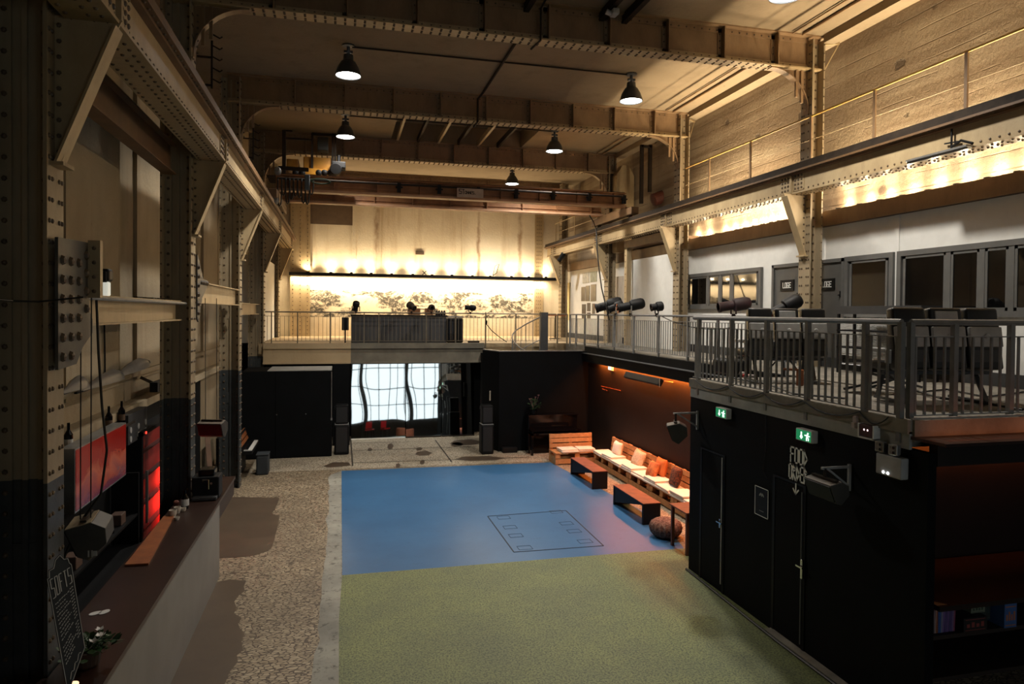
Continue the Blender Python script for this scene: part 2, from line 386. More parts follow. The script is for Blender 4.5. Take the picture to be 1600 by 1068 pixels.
# ceiling with a recessed skylight bay
b=MB()
sk=(at(612,190,z=CEILZ).x, at(845,205,z=CEILZ).x)
b.box(-5.2,14,-9,17.6,CEILZ,CEILZ+.3).box(-5.2,14,22.4,YF+.4,CEILZ,CEILZ+.3)
b.box(-5.2,1.55,17.6,22.4,CEILZ,CEILZ+.3).box(5.85,14,17.6,22.4,CEILZ,CEILZ+.3)
b.box(1.4,6,17.5,22.5,CEILZ+.55,CEILZ+.6)
for x0,x1 in ((1.5,1.55),(5.85,5.9)): b.box(x0,x1,17.6,22.4,CEILZ+.3,CEILZ+.55)
b.box(1.5,5.9,17.55,17.6,CEILZ+.3,CEILZ+.58).box(1.5,5.9,22.4,22.45,CEILZ+.3,CEILZ+.58)
struct('ceiling', b, CEIL)
b=MB()
for y0,y1 in ((-6,11.75),(12.15,17.15),(17.6,22.3)): b.box(9.25,9.5,y0,y1,CEILZ-.16,CEILZ)
struct('trim_13', b, CEIL)
b=MB()
for y0,y1 in ((-6,11.75),(12.15,17.15),(17.6,22.3)):
    for x,r in ((8.55,.02),(8.78,.03)): b.tube([(x,y0,CEILZ-.04),(x,y1,CEILZ-.04)],r,6)
struct('trim_14', b, ROOFSTEEL)
b=MB(); b.box(-3.6,-3.3,-9,YF+.3,0,CEILZ); struct('wall_left', b, CWALL)
b=MB(); b.box(-3.3,-2.45,22.95,YF,MZ,5.95); struct('wall_left_upper', b, WHITE)
b=MB(); b.box(-3.6,10.2,YF,YF+.3,0,CEILZ); struct('wall_far', b, FARWALL)
b=MB(); b.box(9.85,10.15,-9,YF+.3,6.30,CEILZ); struct('wall_right', b, BOARDWALL)
b=MB(); b.box(9.5,10.15,-9,YF,MZ,5.98); struct('wall_right_lodge', b, WHITE)
b=MB(); b.box(9.42,10.15,-9,YF,5.99,6.29); struct('trim_1', b, ROOFSTEEL)      # ledge that hides the wall lamps
b=MB(); b.box(9.45,9.5,-9,YF,MZ,MZ+.2); struct('baseboard_right', b, CHAR)
b=MB(); b.box(-3.3,.55,-1.4,-1.2,0,CEILZ); struct('wall_light_block', b, CHAR)  # added unseen wall, keeps window light off the left columns
b=MB(); b.box(-3.6,10.2,-8.0,-7.7,-.3,1.05).box(-3.6,.8,-8.0,-7.7,1.05,CEILZ).box(8.5,10.2,-8.0,-7.7,1.05,CEILZ).box(.8,8.5,-8.0,-7.7,6.4,CEILZ); struct('wall_back', b, CHAR)
m=MB()
for i in range(12): x=.8+7.7*i/11; m.box(x-.025,x+.025,-7.86,-7.78,1.05,6.4)
for z in (1.05,2.4,3.75,5.1,6.36): m.box(.8,8.5,-7.86,-7.78,z-.03,z+.03)
w5=m.build('window_5',BLACK,kind='structure')
MB().box(.8,8.5,-7.95,-7.93,1.05,6.4).build('daylit_glass',mat('daylit frosted glass',(.86,.96,1),(.86,.96,1),emit=P_WIN),w5)
for x in (1.75,5.2):
    b=MB(); b.box(x-.16,x+.16,-7.6,-7.3,0,CEILZ); struct('trim_%d'%(20+int(x)), b, CHAR)
# panels and stiles on the left wall
b=MB()
for y0,y1 in ((6.9,9.3),(9.4,11.5),(12.4,14.6),(14.7,16.9),(18,20),(20.1,22.2)): b.box(-3.3,-3.24,y0,y1,3.05,9.4)
b.box(-3.3,-3.18,5,22.3,3.12,3.2).box(-3.3,-3.05,5,22.3,2.62,2.74)
struct('trim_2', b, CWALL)
# far wall: recessed blind window and stiles
b=MB()
for u0,u1,v0,v1 in ((467,474,322,424),(551,556,322,424)):
    p=at(u0,v0,y=YF); q=at(u1,v1,y=YF); b.box(p.x,q.x,YF-.05,YF,6.35,CEILZ)
p=at(594,400,y=YF); b.box(p.x-.02,p.x+.02,YF-.03,YF,6.0,CEILZ); p=at(723,400,y=YF); b.box(p.x-.03,p.x+.03,YF-.03,YF,6.0,CEILZ)
struct('trim_3', b, FARWALL)
b=MB(); p=at(475,345,y=YF); q=at(551,352,y=YF); b.box(p.x,q.x,YF-.012,YF,q.z,p.z+.9); struct('window_1', b, mat('brown blind window',(.13,.085,.05),(.10,.065,.04)))
# upper floors: mezzanine at the far end, walkway and balcony on the right
b=MB(); b.box(-2.45,9.45,22.35,YF,MZ-.32,MZ)
struct('floor_mezzanine', b, MEZZ)
b=MB(); b.box(7.5,9.45,5.75,22.35,MZ-.32,MZ)
b.box(5.62,7.5,5.75,10.15,MZ-.30,MZ-.02); struct('floor_balcony', b, mat('worn balcony screed',(.20,.18,.145),(.12,.108,.088),scale=3,rough=.85,bump=.3,bscale=20))
b=MB(); xb=at(548,550,y=22.3).x
b.box(-2.3,xb,22.2,22.6,2.58,3.02).box(-2.3,xb,22.12,22.66,2.55,2.60).box(-2.3,xb,22.15,22.35,3.02,MZ+.02); struct('trim_4', b, MEZZ)
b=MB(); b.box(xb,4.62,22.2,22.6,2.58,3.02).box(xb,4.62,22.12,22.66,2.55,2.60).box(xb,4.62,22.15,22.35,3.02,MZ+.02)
struct('trim_5', b, mat('beam with painted shade',(.16,.145,.11),(.10,.09,.07),scale=2,rough=.8))  # right part of the beam: shade put into a greyer colour
b=MB(); b.box(5.585,5.62,5.72,10.19,MZ-.32,MZ-.14).box(5.62,9.4,5.72,5.75,MZ-.2,MZ); struct('trim_6', b, PLASTER)
b=MB(); b.box(5.56,5.62,5.72,10.19,MZ-.16,MZ-.02).box(5.62,9.4,5.69,5.75,MZ-.24,MZ-.02); struct('trim_7', b, CONC)
# black lower walls
b=MB(); b.box(5.6,5.7,5.5,10.2,0,MZ-.32).box(5.7,7.5,10.08,10.2,0,MZ-.32); struct('wall_food_order', b, BLACKWALL)
b=MB(); b.box(7.5,7.8,10.2,22.35,0,MZ-.32); struct('wall_lounge', b, LOUNGEW)
b=MB(); b.box(7.44,7.5,10.2,20.3,2.95,MZ-.01).box(7.3,7.34,10.2,20.1,2.72,2.93).box(7.3,7.5,10.2,20.1,2.93,2.96); struct('trim_8', b, BLACKWALL)
b=MB(); b.box(7.27,7.46,10.3,20.1,2.96,2.975); struct('trim_9', b, CHAR)
b=MB(); b.prism([(4.65,20.1),(7.5,20.1),(7.5,20.4),(4.85,20.4),(4.55,21.3),(4.34,21.1)],'z',0,3.02); struct('wall_stairwell', b, BLACKWALL)
b=MB(); b.prism([(4.62,20.07),(7.3,20.07),(7.3,20.16),(4.7,20.16),(4.42,21.14),(4.34,21.1)],'z',3.02,3.05); struct('trim_10', b, GALV)
b=MB(); b.box(4.5,4.62,20.95,22.2,0,MZ-.3); struct('wall_mirror_side', b, BLACKWALL)
b=MB(); b.box(-.22,.30,22.0,22.19,0,2.55); struct('wall_mirror_left', b, BLACKWALL)
b=MB(); b.box(-3.29,-3.12,5,17,0,2.6); struct('wall_bar_panel', b, BLACKWALL)
b=MB(); b.box(-3.3,9.45,23.6,23.9,0,MZ-.33); struct('wall_under_mezzanine', b, BLACKWALL)
b=MB(); b.box(5.48,5.6,5.5,7.95,0,.035); struct('baseboard_food_order', b, CONC)
# black bar bay at the near right
b=MB(); b.box(5.71,9.4,5.5,5.6,2.72,2.95).box(9.2,9.4,5.6,6.6,0,2.72).box(5.71,9.4,6.6,6.7,0,MZ-.33); struct('wall_bar', b, LOUNGEW)
b=MB(); b.box(5.6,8.2,5.3,5.72,2.955,2.985); struct('trim_11', b, BROWNTOP)
# ------------------------------------------------------------------ riveted steel columns
CY=[6.45,11.93,17.35,22.5,27.7]
XL,XR=-2.3,9.02
GL,GR=-1.85,8.72; GZ0,GZ1=6.63,7.0
def column(sx, z0, bracket=True, arch=True, chamf=False):
    """hall side face at x=0, body towards -x*sx; y centred"""
    t=thing('steel_column','','column',(0,0,0),'riveted steel columns')
    def X(x): return -sx*x
    def bx(m,x0,x1,*r): a,c=sorted((X(x0),X(x1))); return m.box(a,c,*r)
    H=9.66; B=.45 if sx>0 else .28
    w=MB(); bx(w,.03,B-.03,.03,.05,z0,H)
    for z in (z0+2,z0+4): bx(w,.03,B-.03,.018,.03,z,z+.25)
    bx(w,B/2-.02,B/2+.02,.0,.03,z0,H); w.build('web',STEELC,t)
    f=MB(); bx(f,0,.03,-.17,.17,z0,H); bx(f,.03,.13,.0,.03,z0,H)
    for yy in (-.13,-.07,.07,.13): f.rivets((X(0),yy,z0+.1),(X(0),yy,H-.1),.17,(sx,0,0),.016)
    f.rivets((X(.08),0,z0+.1),(X(.08),0,H-.1),.17,(0,-1,0),.018); f.build('hall_flange',STEELC,t)
    g=MB(); bx(g,B-.03,B,-.17,.17,z0,H); bx(g,B-.13,B-.03,.0,.03,z0,H)
    g.rivets((X(B-.08),0,z0+.1),(X(B-.08),0,H-.1),.17,(0,-1,0),.018)
    g.rivets((X(B-.015),-.17,z0+.1),(X(B-.015),-.17,H-.1),.17,(0,-1,0),.012); g.build('wall_flange',STEELC,t)
    if bracket:
        k=MB(); T=(0,6.62)
        pl=[(X(0),5.42),(X(0),6.62),(X(-.5),6.62),(X(-.44),6.5),(X(-.05),5.42)]
        k.prism(pl if sx<0 else pl, 'y', -.01,.01)
        for z in [5.5+.13*i for i in range(9)]: k.rivet((X(-.03),-.01,z),(0,-1,0),.016)
        bx(k,-.12,0,-.06,-.01,5.42,6.62) if False else None
        q=k.build('bracket',STEEL,t)
        h=MB(); h.bar((X(-.02),0,5.40),(X(-.47),0,6.56),.2,.02,up=(0,1,0)) if False else h.bar((X(-.03),0,5.40),(X(-.47),0,6.56),.02,.19,up=(0,1,0))
        bx(h,-.1,0,-.12,.12,5.37,5.40); h.build('bracket_flange',STEEL,q)
    if arch:
        a=MB(); R=.85; n=10; c=(R,9.06-R)   # centre in (offset from face, z)
        pts=[(c[0]-R*math.cos(math.pi/2*i/n), c[1]+R*math.sin(math.pi/2*i/n)) for i in range(n+1)]
        for (x0,za),(x1,zb) in zip(pts,pts[1:]):
            a.add([(X(-x0),-.01,za),(X(-x1),-.01,zb),(X(-x1),-.01,9.06),(X(-x0),-.01,9.06),(X(-x0),.01,za),(X(-x1),.01,zb),(X(-x1),.01,9.06),(X(-x0),.01,9.06)],
                  [(0,1,2,3),(7,6,5,4),(0,4,5,1)])
        for x in (.12,.24): bx(a,-x-.05,-x,-.05,-.01,9.06-.75+x*.9,9.06)
        for i in range(7): a.rivet((X(-.06),-.01,8.3+.1*i),(0,-1,0),.015)
        q=a.build('haunch',ROOFSTEEL,t)
        h=MB()
        for (x0,za),(x1,zb) in zip(pts,pts[1:]): h.bar((X(-x0),0,za),(X(-x1),0,zb),.02,.16,up=(0,1,0))
        h.build('haunch_flange',ROOFSTEEL,q)
    return t
ln=['the nearest, dark foot beside the chalkboard','dark grey foot behind the coffee machine','dark grey foot beside the upright piano',
    'where the far mezzanine railing begins','on the mezzanine in front of the white left wall']
cl=column(1,0)
for i,y in enumerate(CY):
    o=cl if i==0 else dup(cl); o.location=(XL,y,0)
    o['label']='riveted steel column, '+ln[i]
rn=['between the two dressing room doors','beside the four pane lodge window','behind the stage lights on the walkway railing','near the far right corner, small black spotlight on it']
cr=column(-1,MZ)
for i,y in enumerate(CY[1:]):
    o=cr if i==0 else dup(cr); o.location=(XR,y,0); o['label']='riveted steel column, beige, '+rn[i]
# flat riveted pilasters of the far wall
def pilaster(u0,u1,label):
    a=at(u0,400,y=YF).x; c=at(u1,400,y=YF).x; m=MB(); m.box(a,c,YF-.16,YF-.13,MZ,CEILZ).box((a+c)/2-.02,(a+c)/2+.02,YF-.13,YF,MZ,CEILZ)
    for x in (a+.1,(a+c)/2,c-.1): m.rivets((x,YF-.16,MZ+.1),(x,YF-.16,CEILZ-.1),.16,(0,-1,0),.016)
    return tag(m.build('wall_pilaster',STEEL),label,'pilaster','riveted pilasters of the far wall')
pilaster(454,485,'riveted steel pilaster at the left end of the long far wall shelf')
pilaster(834,847,'narrow riveted steel pilaster in the far wall, right of the drawing')
# slim post beside the white partition of the walkway and the platform it carries
p=at(981,420,x=9.1); m=MB(); m.box(9.02,9.18,p.y-.1,p.y+.1,MZ,6.35); m.rivets((9.02,p.y,MZ+.1),(9.02,p.y,6.3),.2,(-1,0,0),.014)
tag(m.build('steel_post',STEEL),'slim square beige post beside the tall white partition','post')
t=thing('machine_platform','dark boxed platform above the white partition, under the crane girder','platform',(9.3,p.y,6.35))
MB().box(9.02,9.84,17.6,p.y+.15,6.33,6.42).box(9.02,9.06,17.7,p.y+.15,6.42,6.58).build('deck',RUST,t)
for i in range(4): MB().box(9.1,9.6,17.9+i*.75,18.3+i*.75,6.43,6.95).build('duct_section',DARKSTEEL,t)
# ------------------------------------------------------------------ crane girders
def girder(x, sx, label):
    t=thing('crane_girder',label,'girder',(x,0,GZ0),'crane girders'); y0,y1=-6,28.6
    def bx(m,a,c,*r): p,q=sorted((x+sx*a,x+sx*c)); return m.box(p,q,*r)
    w=MB(); bx(w,-.02,0,y0,y1,GZ0,GZ1)
    for yc in CY:
        for a,cc in ((yc-.36,yc-.05),(yc+.05,yc+.36)):
            bx(w,0,.012,a,cc,GZ0+.02,GZ1-.02)
            for i in range(3):
                for j in range(4): w.rivet((x+sx*.012,a+.06+.095*i,GZ0+.07+.08*j),(sx,0,0),.02)
        bx(w,0,.05,yc-.02,yc+.02,GZ0,GZ1)
    w.build('web',STEEL,t)
    f=MB(); bk=-.38 if sx>0 else -.28; bx(f,bk,.03,y0,y1,GZ0-.03,GZ0)
    for d in (bk+.05,-.16,-.06): f.rivets((x+sx*d,3,GZ0-.03),(x+sx*d,y1-.2,GZ0-.03),.15,(0,0,-1),.016)
    f.rivets((x,3,GZ0+.035),(x,y1,GZ0+.035),.14,(sx,0,0),.015); f.build('bottom_flange',STEEL,t)
    g=MB(); bx(g,bk,.14,y0,y1,GZ1,GZ1+.035); bx(g,.0,.08,y0,y1,GZ1-.035,GZ1)
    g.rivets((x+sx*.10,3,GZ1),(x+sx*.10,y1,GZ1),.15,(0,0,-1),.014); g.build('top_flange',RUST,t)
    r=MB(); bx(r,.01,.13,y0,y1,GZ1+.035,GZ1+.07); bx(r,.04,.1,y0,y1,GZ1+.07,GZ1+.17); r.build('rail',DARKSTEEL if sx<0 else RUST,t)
    return t
girder(GL,1,'long crane girder along the left columns, lit web above dark flange')
girder(GR,-1,'long crane girder along the right wall, carrying the handrail')
# brace beams along the left wall between the columns
def tie(name,x,y0,y1,z,h,m,label,plates=True):
    t=thing(name,label,'beam',(x,(y0+y1)/2,z)); b=MB()
    b.box(x-.01,x+.01,y0,y1,z,z+h); b.build('web',m,t)
    f=MB(); f.box(x-.1,x+.1,y0,y1,z-.02,z).box(x-.1,x+.1,y0,y1,z+h,z+h+.02); f.build('flange',m,t)
    return t
tie('tie_beam',-2.6,6.64,11.72,6.33,.42,RUST,'deep brown tie beam above the grey gusset plate, high on the left wall')
tie('tie_beam',-2.52,6.72,11.70,4.05,.27,STEEL,'horizontal beam between the two nearest left columns, small lantern on it')
tie('tie_beam',-2.40,12.16,17.1,4.33,.33,STEEL,'bright horizontal beam from second to third left column')
tie('tie_beam',-2.52,17.6,22.3,4.10,.27,STEEL,'horizontal beam between third left column and the mezzanine')
def gusset(pts,x,t_,label,rv):
    m=MB(); m.prism(pts,'x',x-.012,x+.012)
    for y,z in rv: m.rivet((x+.012,y,z),(1,0,0),.032)
    return tag(m.build('gusset_plate',mat('slate steel plate',(.085,.085,.08),(.05,.05,.048),rough=.5)),label,'plate')
gusset([(6.3,3.92),(6.3,4.78),(6.98,4.80),(7.02,4.18),(7.1,4.1),(7.1,3.98),(6.85,3.86),(6.7,3.72),(6.3,3.70)],-2.24,0,'big slate gusset plate with rivets on the nearest left column',
   [(6.38,3.8+.16*i) for i in range(6)]+[(6.56,3.8+.16*i) for i in range(6)]+[(6.74,3.96+.16*i) for i in range(5)]+[(6.92,4.2+.16*i) for i in range(4)])
gusset([(12.1,4.05),(12.1,5.1),(12.2,5.05),(12.6,4.72),(12.95,4.72),(12.95,4.6),(12.5,4.4),(12.2,4.0)],-2.28,0,'riveted gusset plate on the second left column, above the bright beam',
   [(12.16,4.15+.15*i) for i in range(6)]+[(12.4+.13*i,4.66) for i in range(5)])
b=MB(); b.box(-2.22,-2.12,6.95,7.02,4.3,4.82)
for i in range(4): b.rivet((-2.17,6.95,4.36+.13*i),(0,-1,0),.015)
tag(b.build('angle_cleat',STEEL),'short light angle cleat on the edge of the slate gusset plate','bracket')
# ------------------------------------------------------------------ roof beams
def roofbeam(y):
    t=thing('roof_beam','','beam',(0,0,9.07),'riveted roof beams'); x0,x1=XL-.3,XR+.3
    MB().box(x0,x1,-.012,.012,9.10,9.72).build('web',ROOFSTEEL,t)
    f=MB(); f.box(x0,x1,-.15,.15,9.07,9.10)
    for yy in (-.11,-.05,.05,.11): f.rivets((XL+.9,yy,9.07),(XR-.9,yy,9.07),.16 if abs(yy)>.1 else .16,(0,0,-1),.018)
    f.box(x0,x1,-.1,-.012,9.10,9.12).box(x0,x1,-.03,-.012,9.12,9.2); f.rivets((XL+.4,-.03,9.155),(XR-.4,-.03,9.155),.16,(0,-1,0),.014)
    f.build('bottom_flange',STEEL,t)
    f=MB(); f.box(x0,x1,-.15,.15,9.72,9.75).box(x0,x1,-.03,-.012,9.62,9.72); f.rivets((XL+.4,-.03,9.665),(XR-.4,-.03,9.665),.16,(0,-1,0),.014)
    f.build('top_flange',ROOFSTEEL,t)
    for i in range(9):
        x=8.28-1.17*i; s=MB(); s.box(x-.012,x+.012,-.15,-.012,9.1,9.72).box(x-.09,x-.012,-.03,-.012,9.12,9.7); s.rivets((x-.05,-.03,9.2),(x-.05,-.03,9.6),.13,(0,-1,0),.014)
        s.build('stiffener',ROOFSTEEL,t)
    return t
rb=roofbeam(0)
for i,(y,l) in enumerate(((11.95,'nearest riveted roof beam, crossing the top of the hall'),(17.37,'second riveted roof beam, in front of the skylight joists'),
    (22.52,'third riveted roof beam, above the overhead crane'),(28.2,'last riveted roof beam, close to the far wall'))):
    o=rb if i==0 else dup(rb); o.location=(0,y,9.07); o['label']=l
# shift parts: they were given in world coordinates with the root at z=9.07
# skylight joists
for i,u in enumerate((648,682,716,751,783,815)):
    p=at(u,200,y=17.6); x=1.75+i*.66
    m=MB(); m.bar((x,17.62,CEILZ+.02),(x,22.38,CEILZ+.02),.07,.16)
    tag(m.build('skylight_joist',DARKSTEEL if i%2 else STEEL),'thin joist crossing the dark skylight recess, %s from the left'%['first','second','third','fourth','fifth','sixth'][i],'joist','skylight joists')
for i,(u,v) in enumerate(((955,10),(1000,6),(830,0))):
    p=at(u,v,z=CEILZ-.1); m=MB(); m.bar((p.x,p.y+.9,CEILZ-.09),(p.x,p.y-2.5,CEILZ-.09),.1,.16)
    tag(m.build('ceiling_batten',DARKSTEEL),'short dark batten on the ceiling at the top edge, %s'%['beside the small camera','right of the small camera','left of the small camera'][i],'batten','ceiling battens')
p=at(960,20,z=CEILZ-.25); m=MB(); m.rbox((p.x,p.y,p.z),(.12,.2,.1),.02); m.lathe([(.04,0),(.05,.1)],(p.x-.06,p.y,p.z-.03),RY(-1.2),10); m.bar((p.x,p.y,p.z),(p.x,p.y,CEILZ),.02)
tag(m.build('ceiling_camera',GREYPL),'small camera hanging between the dark ceiling battens','camera')
def conduit(pts,label,r=.018):
    m=MB(); m.tube(pts,r,6); return tag(m.build('conduit',DARKSTEEL),label,'conduit')
conduit([(.2,14.8,CEILZ-.03),(6.4,14.8,CEILZ-.03)],'thin conduit across the ceiling linking the two front bay lamps')
conduit([(.2,20.0,CEILZ-.03),(6.4,20.0,CEILZ-.03)],'thin conduit across the skylight linking the two rear bay lamps')
xx=at(800,75,z=CEILZ-.03).x
conduit([(xx,12.2,CEILZ-.04),(xx,16.9,CEILZ-.04),(xx-.1,17.13,9.6),(xx-.1,17.13,9.02),(xx-.1,17.6,9.02)],'thicker conduit running lengthwise and dipping under the second roof beam',.03)
q=at(845,20,z=9.6); conduit([(q.x,8.6,CEILZ-.04),(q.x,11.6,CEILZ-.04),(q.x-.05,11.76,9.6),(q.x-.05,11.76,9.04),(q.x-.1,12.2,9.04)],'pale conduit dipping under the nearest roof beam',.02)
for i,(zz,yy) in enumerate(((9.1,0),(9.0,.2),(9.3,0))): pass
# ------------------------------------------------------------------ upper handrail on the right girder
t=thing('walkway_handrail','long rusty yellow handrail standing on the right crane girder','railing',(8.9,10,GZ1+.17))
YEL=mat('worn yellow paint',(.52,.33,.06),(.30,.16,.05),scale=4,rough=.5)
MB().tube([(8.88,4,8.08),(8.88,16.6,8.08)],.022,8).build('top_rail',YEL,t)
MB().tube([(8.88,4,7.62),(8.88,16.6,7.62)],.006,6).build('mid_wire',STEEL,t)
for y in (8.18,9.96,11.6,13.63,15.4):
    MB().box(8.865,8.895,y-.025,y+.025,GZ1+.035,8.08).build('post',ROOFSTEEL,t)
t=thing('walkway_handrail','pale handrail on the right girder beyond the overhead crane','railing',(8.9,24,GZ1+.17))
MB().tube([(8.88,23,8.0),(8.88,28,8.0)],.018,8).build('top_rail',STEEL,t); MB().tube([(8.88,23,7.6),(8.88,28,7.6)],.012,8).build('mid_rail',STEEL,t)
for y in (23.1,25.5,27.9): MB().box(8.865,8.895,y-.02,y+.02,GZ1+.035,8.0).build('post',STEEL,t)
# ------------------------------------------------------------------ overhead crane
t=thing('overhead_crane','brown overhead travelling crane spanning both girders','crane',(3.4,20.9,GZ1+.17))
CB=mat('orange brown crane paint',(.36,.165,.06),(.24,.105,.042),scale=3,rough=.5)
for yc in (20.0,22.0):
    m=MB(); m.box(-1.75,8.6,yc-.012,yc+.012,7.52,7.92).box(-1.75,8.6,yc-.14,yc+.14,7.5,7.52).box(-1.75,8.6,yc-.15,yc+.15,7.92,7.95)
    m.box(-1.75,8.6,yc-.05,yc-.012,7.66,7.70)
    for i in range(9): m.box(-1.4+i*1.2,-1.38+i*1.2,yc-.13,yc-.012,7.52,7.92)
    g=m.build('bridge_beam',CB,t)
    MB().box(-1.75,8.6,yc-.03,yc+.03,7.95,7.99).build('trolley_rail',DARKSTEEL,g)
    MB().box(-1.75,8.6,yc-.19,yc-.16,7.5,7.56).build('lower_angle',mat('salmon beam edge',(.5,.29,.17),(.4,.22,.12)),g)
MB().tube([(-1.7,19.78,7.82),(8.5,19.78,7.82)],.03,8).build('conductor_bar',DARKSTEEL,t)
for i in range(7):
    m=MB(); x=1.6+i*1.15; m.box(x-.05,x+.05,19.74,19.86,7.6+.02*(i%3),7.86); m.box(x-.1,x+.1,19.76,19.82,7.72,7.76); m.build('cable_hanger',BLACK,t)
for x in (GL,GR):
    s=1 if x<0 else -1; m=MB(); m.rbox((x+s*.07,21.0,7.34),(.24,3.4,.22),.02); m.box(x-.1+s*.07,x+.1+s*.07,19.8,22.2,7.44,7.5)
    e=m.build('end_carriage',RUST,t)
    for y in (19.7,22.3): MB().lathe([(.13,-.06),(.16,-.05),(.16,.05),(.13,.06)],(x+s*.07,y,7.33),RY(math.pi/2),20).build('wheel',DARKSTEEL,e)
sg=MB(); a=at(714,294,y=19.72); c=at(755,309,y=19.72); sg.box(a.x,c.x,19.7,19.72,c.z-.01,a.z+.01)
so=sg.build('sign_plate',mat('old white enamel',(.50,.40,.31),(.40,.31,.24),rough=.4),t)
m=MB(); h=(a.z-c.z)*.42; m.strokes('5',(a.x+.06,19.7,c.z+(a.z-c.z)*.38),(1,0,0),(0,0,1),h*1.25,thick=.02); m.strokes('T',(a.x+.16,19.7,c.z+(a.z-c.z)*.36),(1,0,0),(0,0,1),h*1.25,thick=.02,ratio=.4)
m.strokes('ONNES.',(a.x+.235,19.7,c.z+(a.z-c.z)*.38),(1,0,0),(0,0,1),h*.72,thick=.015,ratio=.62); m.build('lettering',BLACK,so)
# hoist trolley
YELM=mat('machine yellow',(.42,.19,.015),(.28,.12,.01),scale=3,rough=.45)
t=thing('hoist_trolley','yellow hoist trolley with control cabinet and hanging cable loops on the crane','hoist',(.0,21,7.99))
def H(u,v,y=20.8): return at(u,v,y=y)
m=MB(); a,c=H(418,272),H(553,279); m.box(a.x,c.x,20.5,21.6,7.99,8.02); m.build('frame',DARKSTEEL,t)
a,c=H(474,244),H(519,266); m=MB(); m.rbox(((a.x+c.x)/2,21.2,(a.z+c.z)/2),(c.x-a.x,.8,a.z-c.z),.03); m.build('motor_housing',YELM,t)
a,c=H(447,246),H(466,262); m=MB(); m.rbox(((a.x+c.x)/2,21.3,(a.z+c.z)/2),(c.x-a.x,.8,a.z-c.z),.03); m.build('drum_guard',YELM,t)
a,c=H(457,262),H(519,276); m=MB(); m.rbox(((a.x+c.x)/2,21.0,(a.z+c.z)/2),(c.x-a.x,.6,a.z-c.z),.03); m.build('gear_case',YELM,t)
for u in (462,472,498,507,516):
    a=H(u,270,20.2); m=MB(); m.lathe([(.03,0),(.09,.02),(.09,.07),(.03,.09)],(a.x,20.25,a.z),RX(math.pi/2),12); m.build('flange_hub',BLACK,t)
a=H(525,271); m=MB(); m.lathe([(.06,-.1),(.15,-.1),(.17,-.04),(.17,.04),(.15,.1),(.06,.1)],(a.x,20.2,a.z),RX(math.pi/2),20); m.build('wheel',BLACK,t)
a,c=H(519,255),H(540,266); m=MB(); m.rbox(((a.x+c.x)/2,20.7,(a.z+c.z)/2),(c.x-a.x,.5,a.z-c.z),.02); m.lathe([(.05,0),(.05,.2)],((a.x+c.x)/2,20.6,a.z),None,10); m.build('brake_motor',BLACK,t)
a,c=H(496,214),H(513,236); m=MB(); m.rbox(((a.x+c.x)/2,20.9,(a.z+c.z)/2),(c.x-a.x,.35,a.z-c.z),.02); cab=m.build('control_cabinet',mat('dark olive cabinet',(.025,.022,.014)),t)
m=MB(); a,c=H(487,209),H(524,209); m.box(a.x,c.x,20.75,20.81,a.z-.04,a.z+.03)
for u in (488,520,524): q=H(u,209); r=H(u,272); m.box(q.x-.03,q.x+.03,20.75,20.81,8.02,q.z)
a,c=H(444,216),H(488,219); m.bar((a.x,20.78,a.z),(c.x,20.78,c.z),.05); q=H(444,204); m.box(q.x-.05,q.x+.05,20.73,20.83,8.02,q.z); r=H(457,205); m.bar((q.x,20.78,q.z),(r.x,20.78,r.z),.04)
m.build('gantry_frame',DARKSTEEL,t)
m=MB(); a,c=H(440,274),H(485,277); m.bar((a.x,19.7,a.z),(c.x,19.7,c.z),.06,.1); fr=m.build('cable_track',DARKSTEEL,t)
for i in range(9):
    u0=437+i*6.2; A=H(u0,279,19.68); D=random.uniform(.42,.75); w=.05
    m=MB(); m.tube([(A.x-w,19.68,A.z),(A.x-w*1.1,19.68,A.z-D*.5),(A.x-w*.6,19.68,A.z-D*.93),(A.x,19.68,A.z-D),(A.x+w*.6,19.68,A.z-D*.93),(A.x+w*1.1,19.68,A.z-D*.5),(A.x+w,19.68,A.z)],.022,6); m.build('cable_loop',RUBBER,t)
a=H(480,285,19.6); m=MB(); m.rbox((a.x,19.6,a.z),(.13,.12,.42),.02); m.build('pendant_box',mat('blue grey box',(.07,.085,.10)),t)
a=H(500,283,19.62); m=MB(); m.tube([(a.x+.25*math.cos(k*.45)+.02*k/14,19.62,a.z+.07*math.sin(k*.45)) for k in range(29)],.016,6); m.build('cable_coil',mat('dark green cable',(.02,.05,.018)),t)
for u,v in ((434,267),(430,313)):
    a=H(u,v,19.6); m=MB(); m.lathe([(.05,-.1),(.09,-.08),(.09,.06),(.06,.1)],(a.x,19.6,a.z),RX(1.3),14); m.build('flood_lamp',GREYRAIL,t)
# service platform and frames at the right end of the crane
t=thing('crane_access_frame','dark service frame and motor at the right end of the crane','frame',(8.3,20.6,7.5))
m=MB()
for u,v0,v1 in ((1003,226,318),(1016,226,300)): a,c=at(u,v0,y=20.3),at(u,v1,y=20.3); m.box(a.x-.05,a.x+.05,20.25,20.35,c.z,a.z)
a,c=at(1003,227,y=20.3),at(1016,227,y=20.3); m.box(a.x-.05,c.x+.05,20.25,20.35,a.z-.06,a.z); m.build('posts',DARKSTEEL,t)
a=at(1030,309,y=20.0); m=MB(); m.lathe([(.1,-.25),(.2,-.22),(.2,.2),(.12,.25)],(a.x,20.0,a.z),RY(1.2),18); m.rbox((a.x+.35,20,a.z),(.25,.4,.36),.02); m.build('drive_motor',mat('red brown motor',(.10,.025,.015)),t)
t=thing('air_duct','tall beige duct with chamfered top behind the right crane end','duct',(9.3,23.2,7.2))
yd=9.78/at(985,280,y=1.0).x
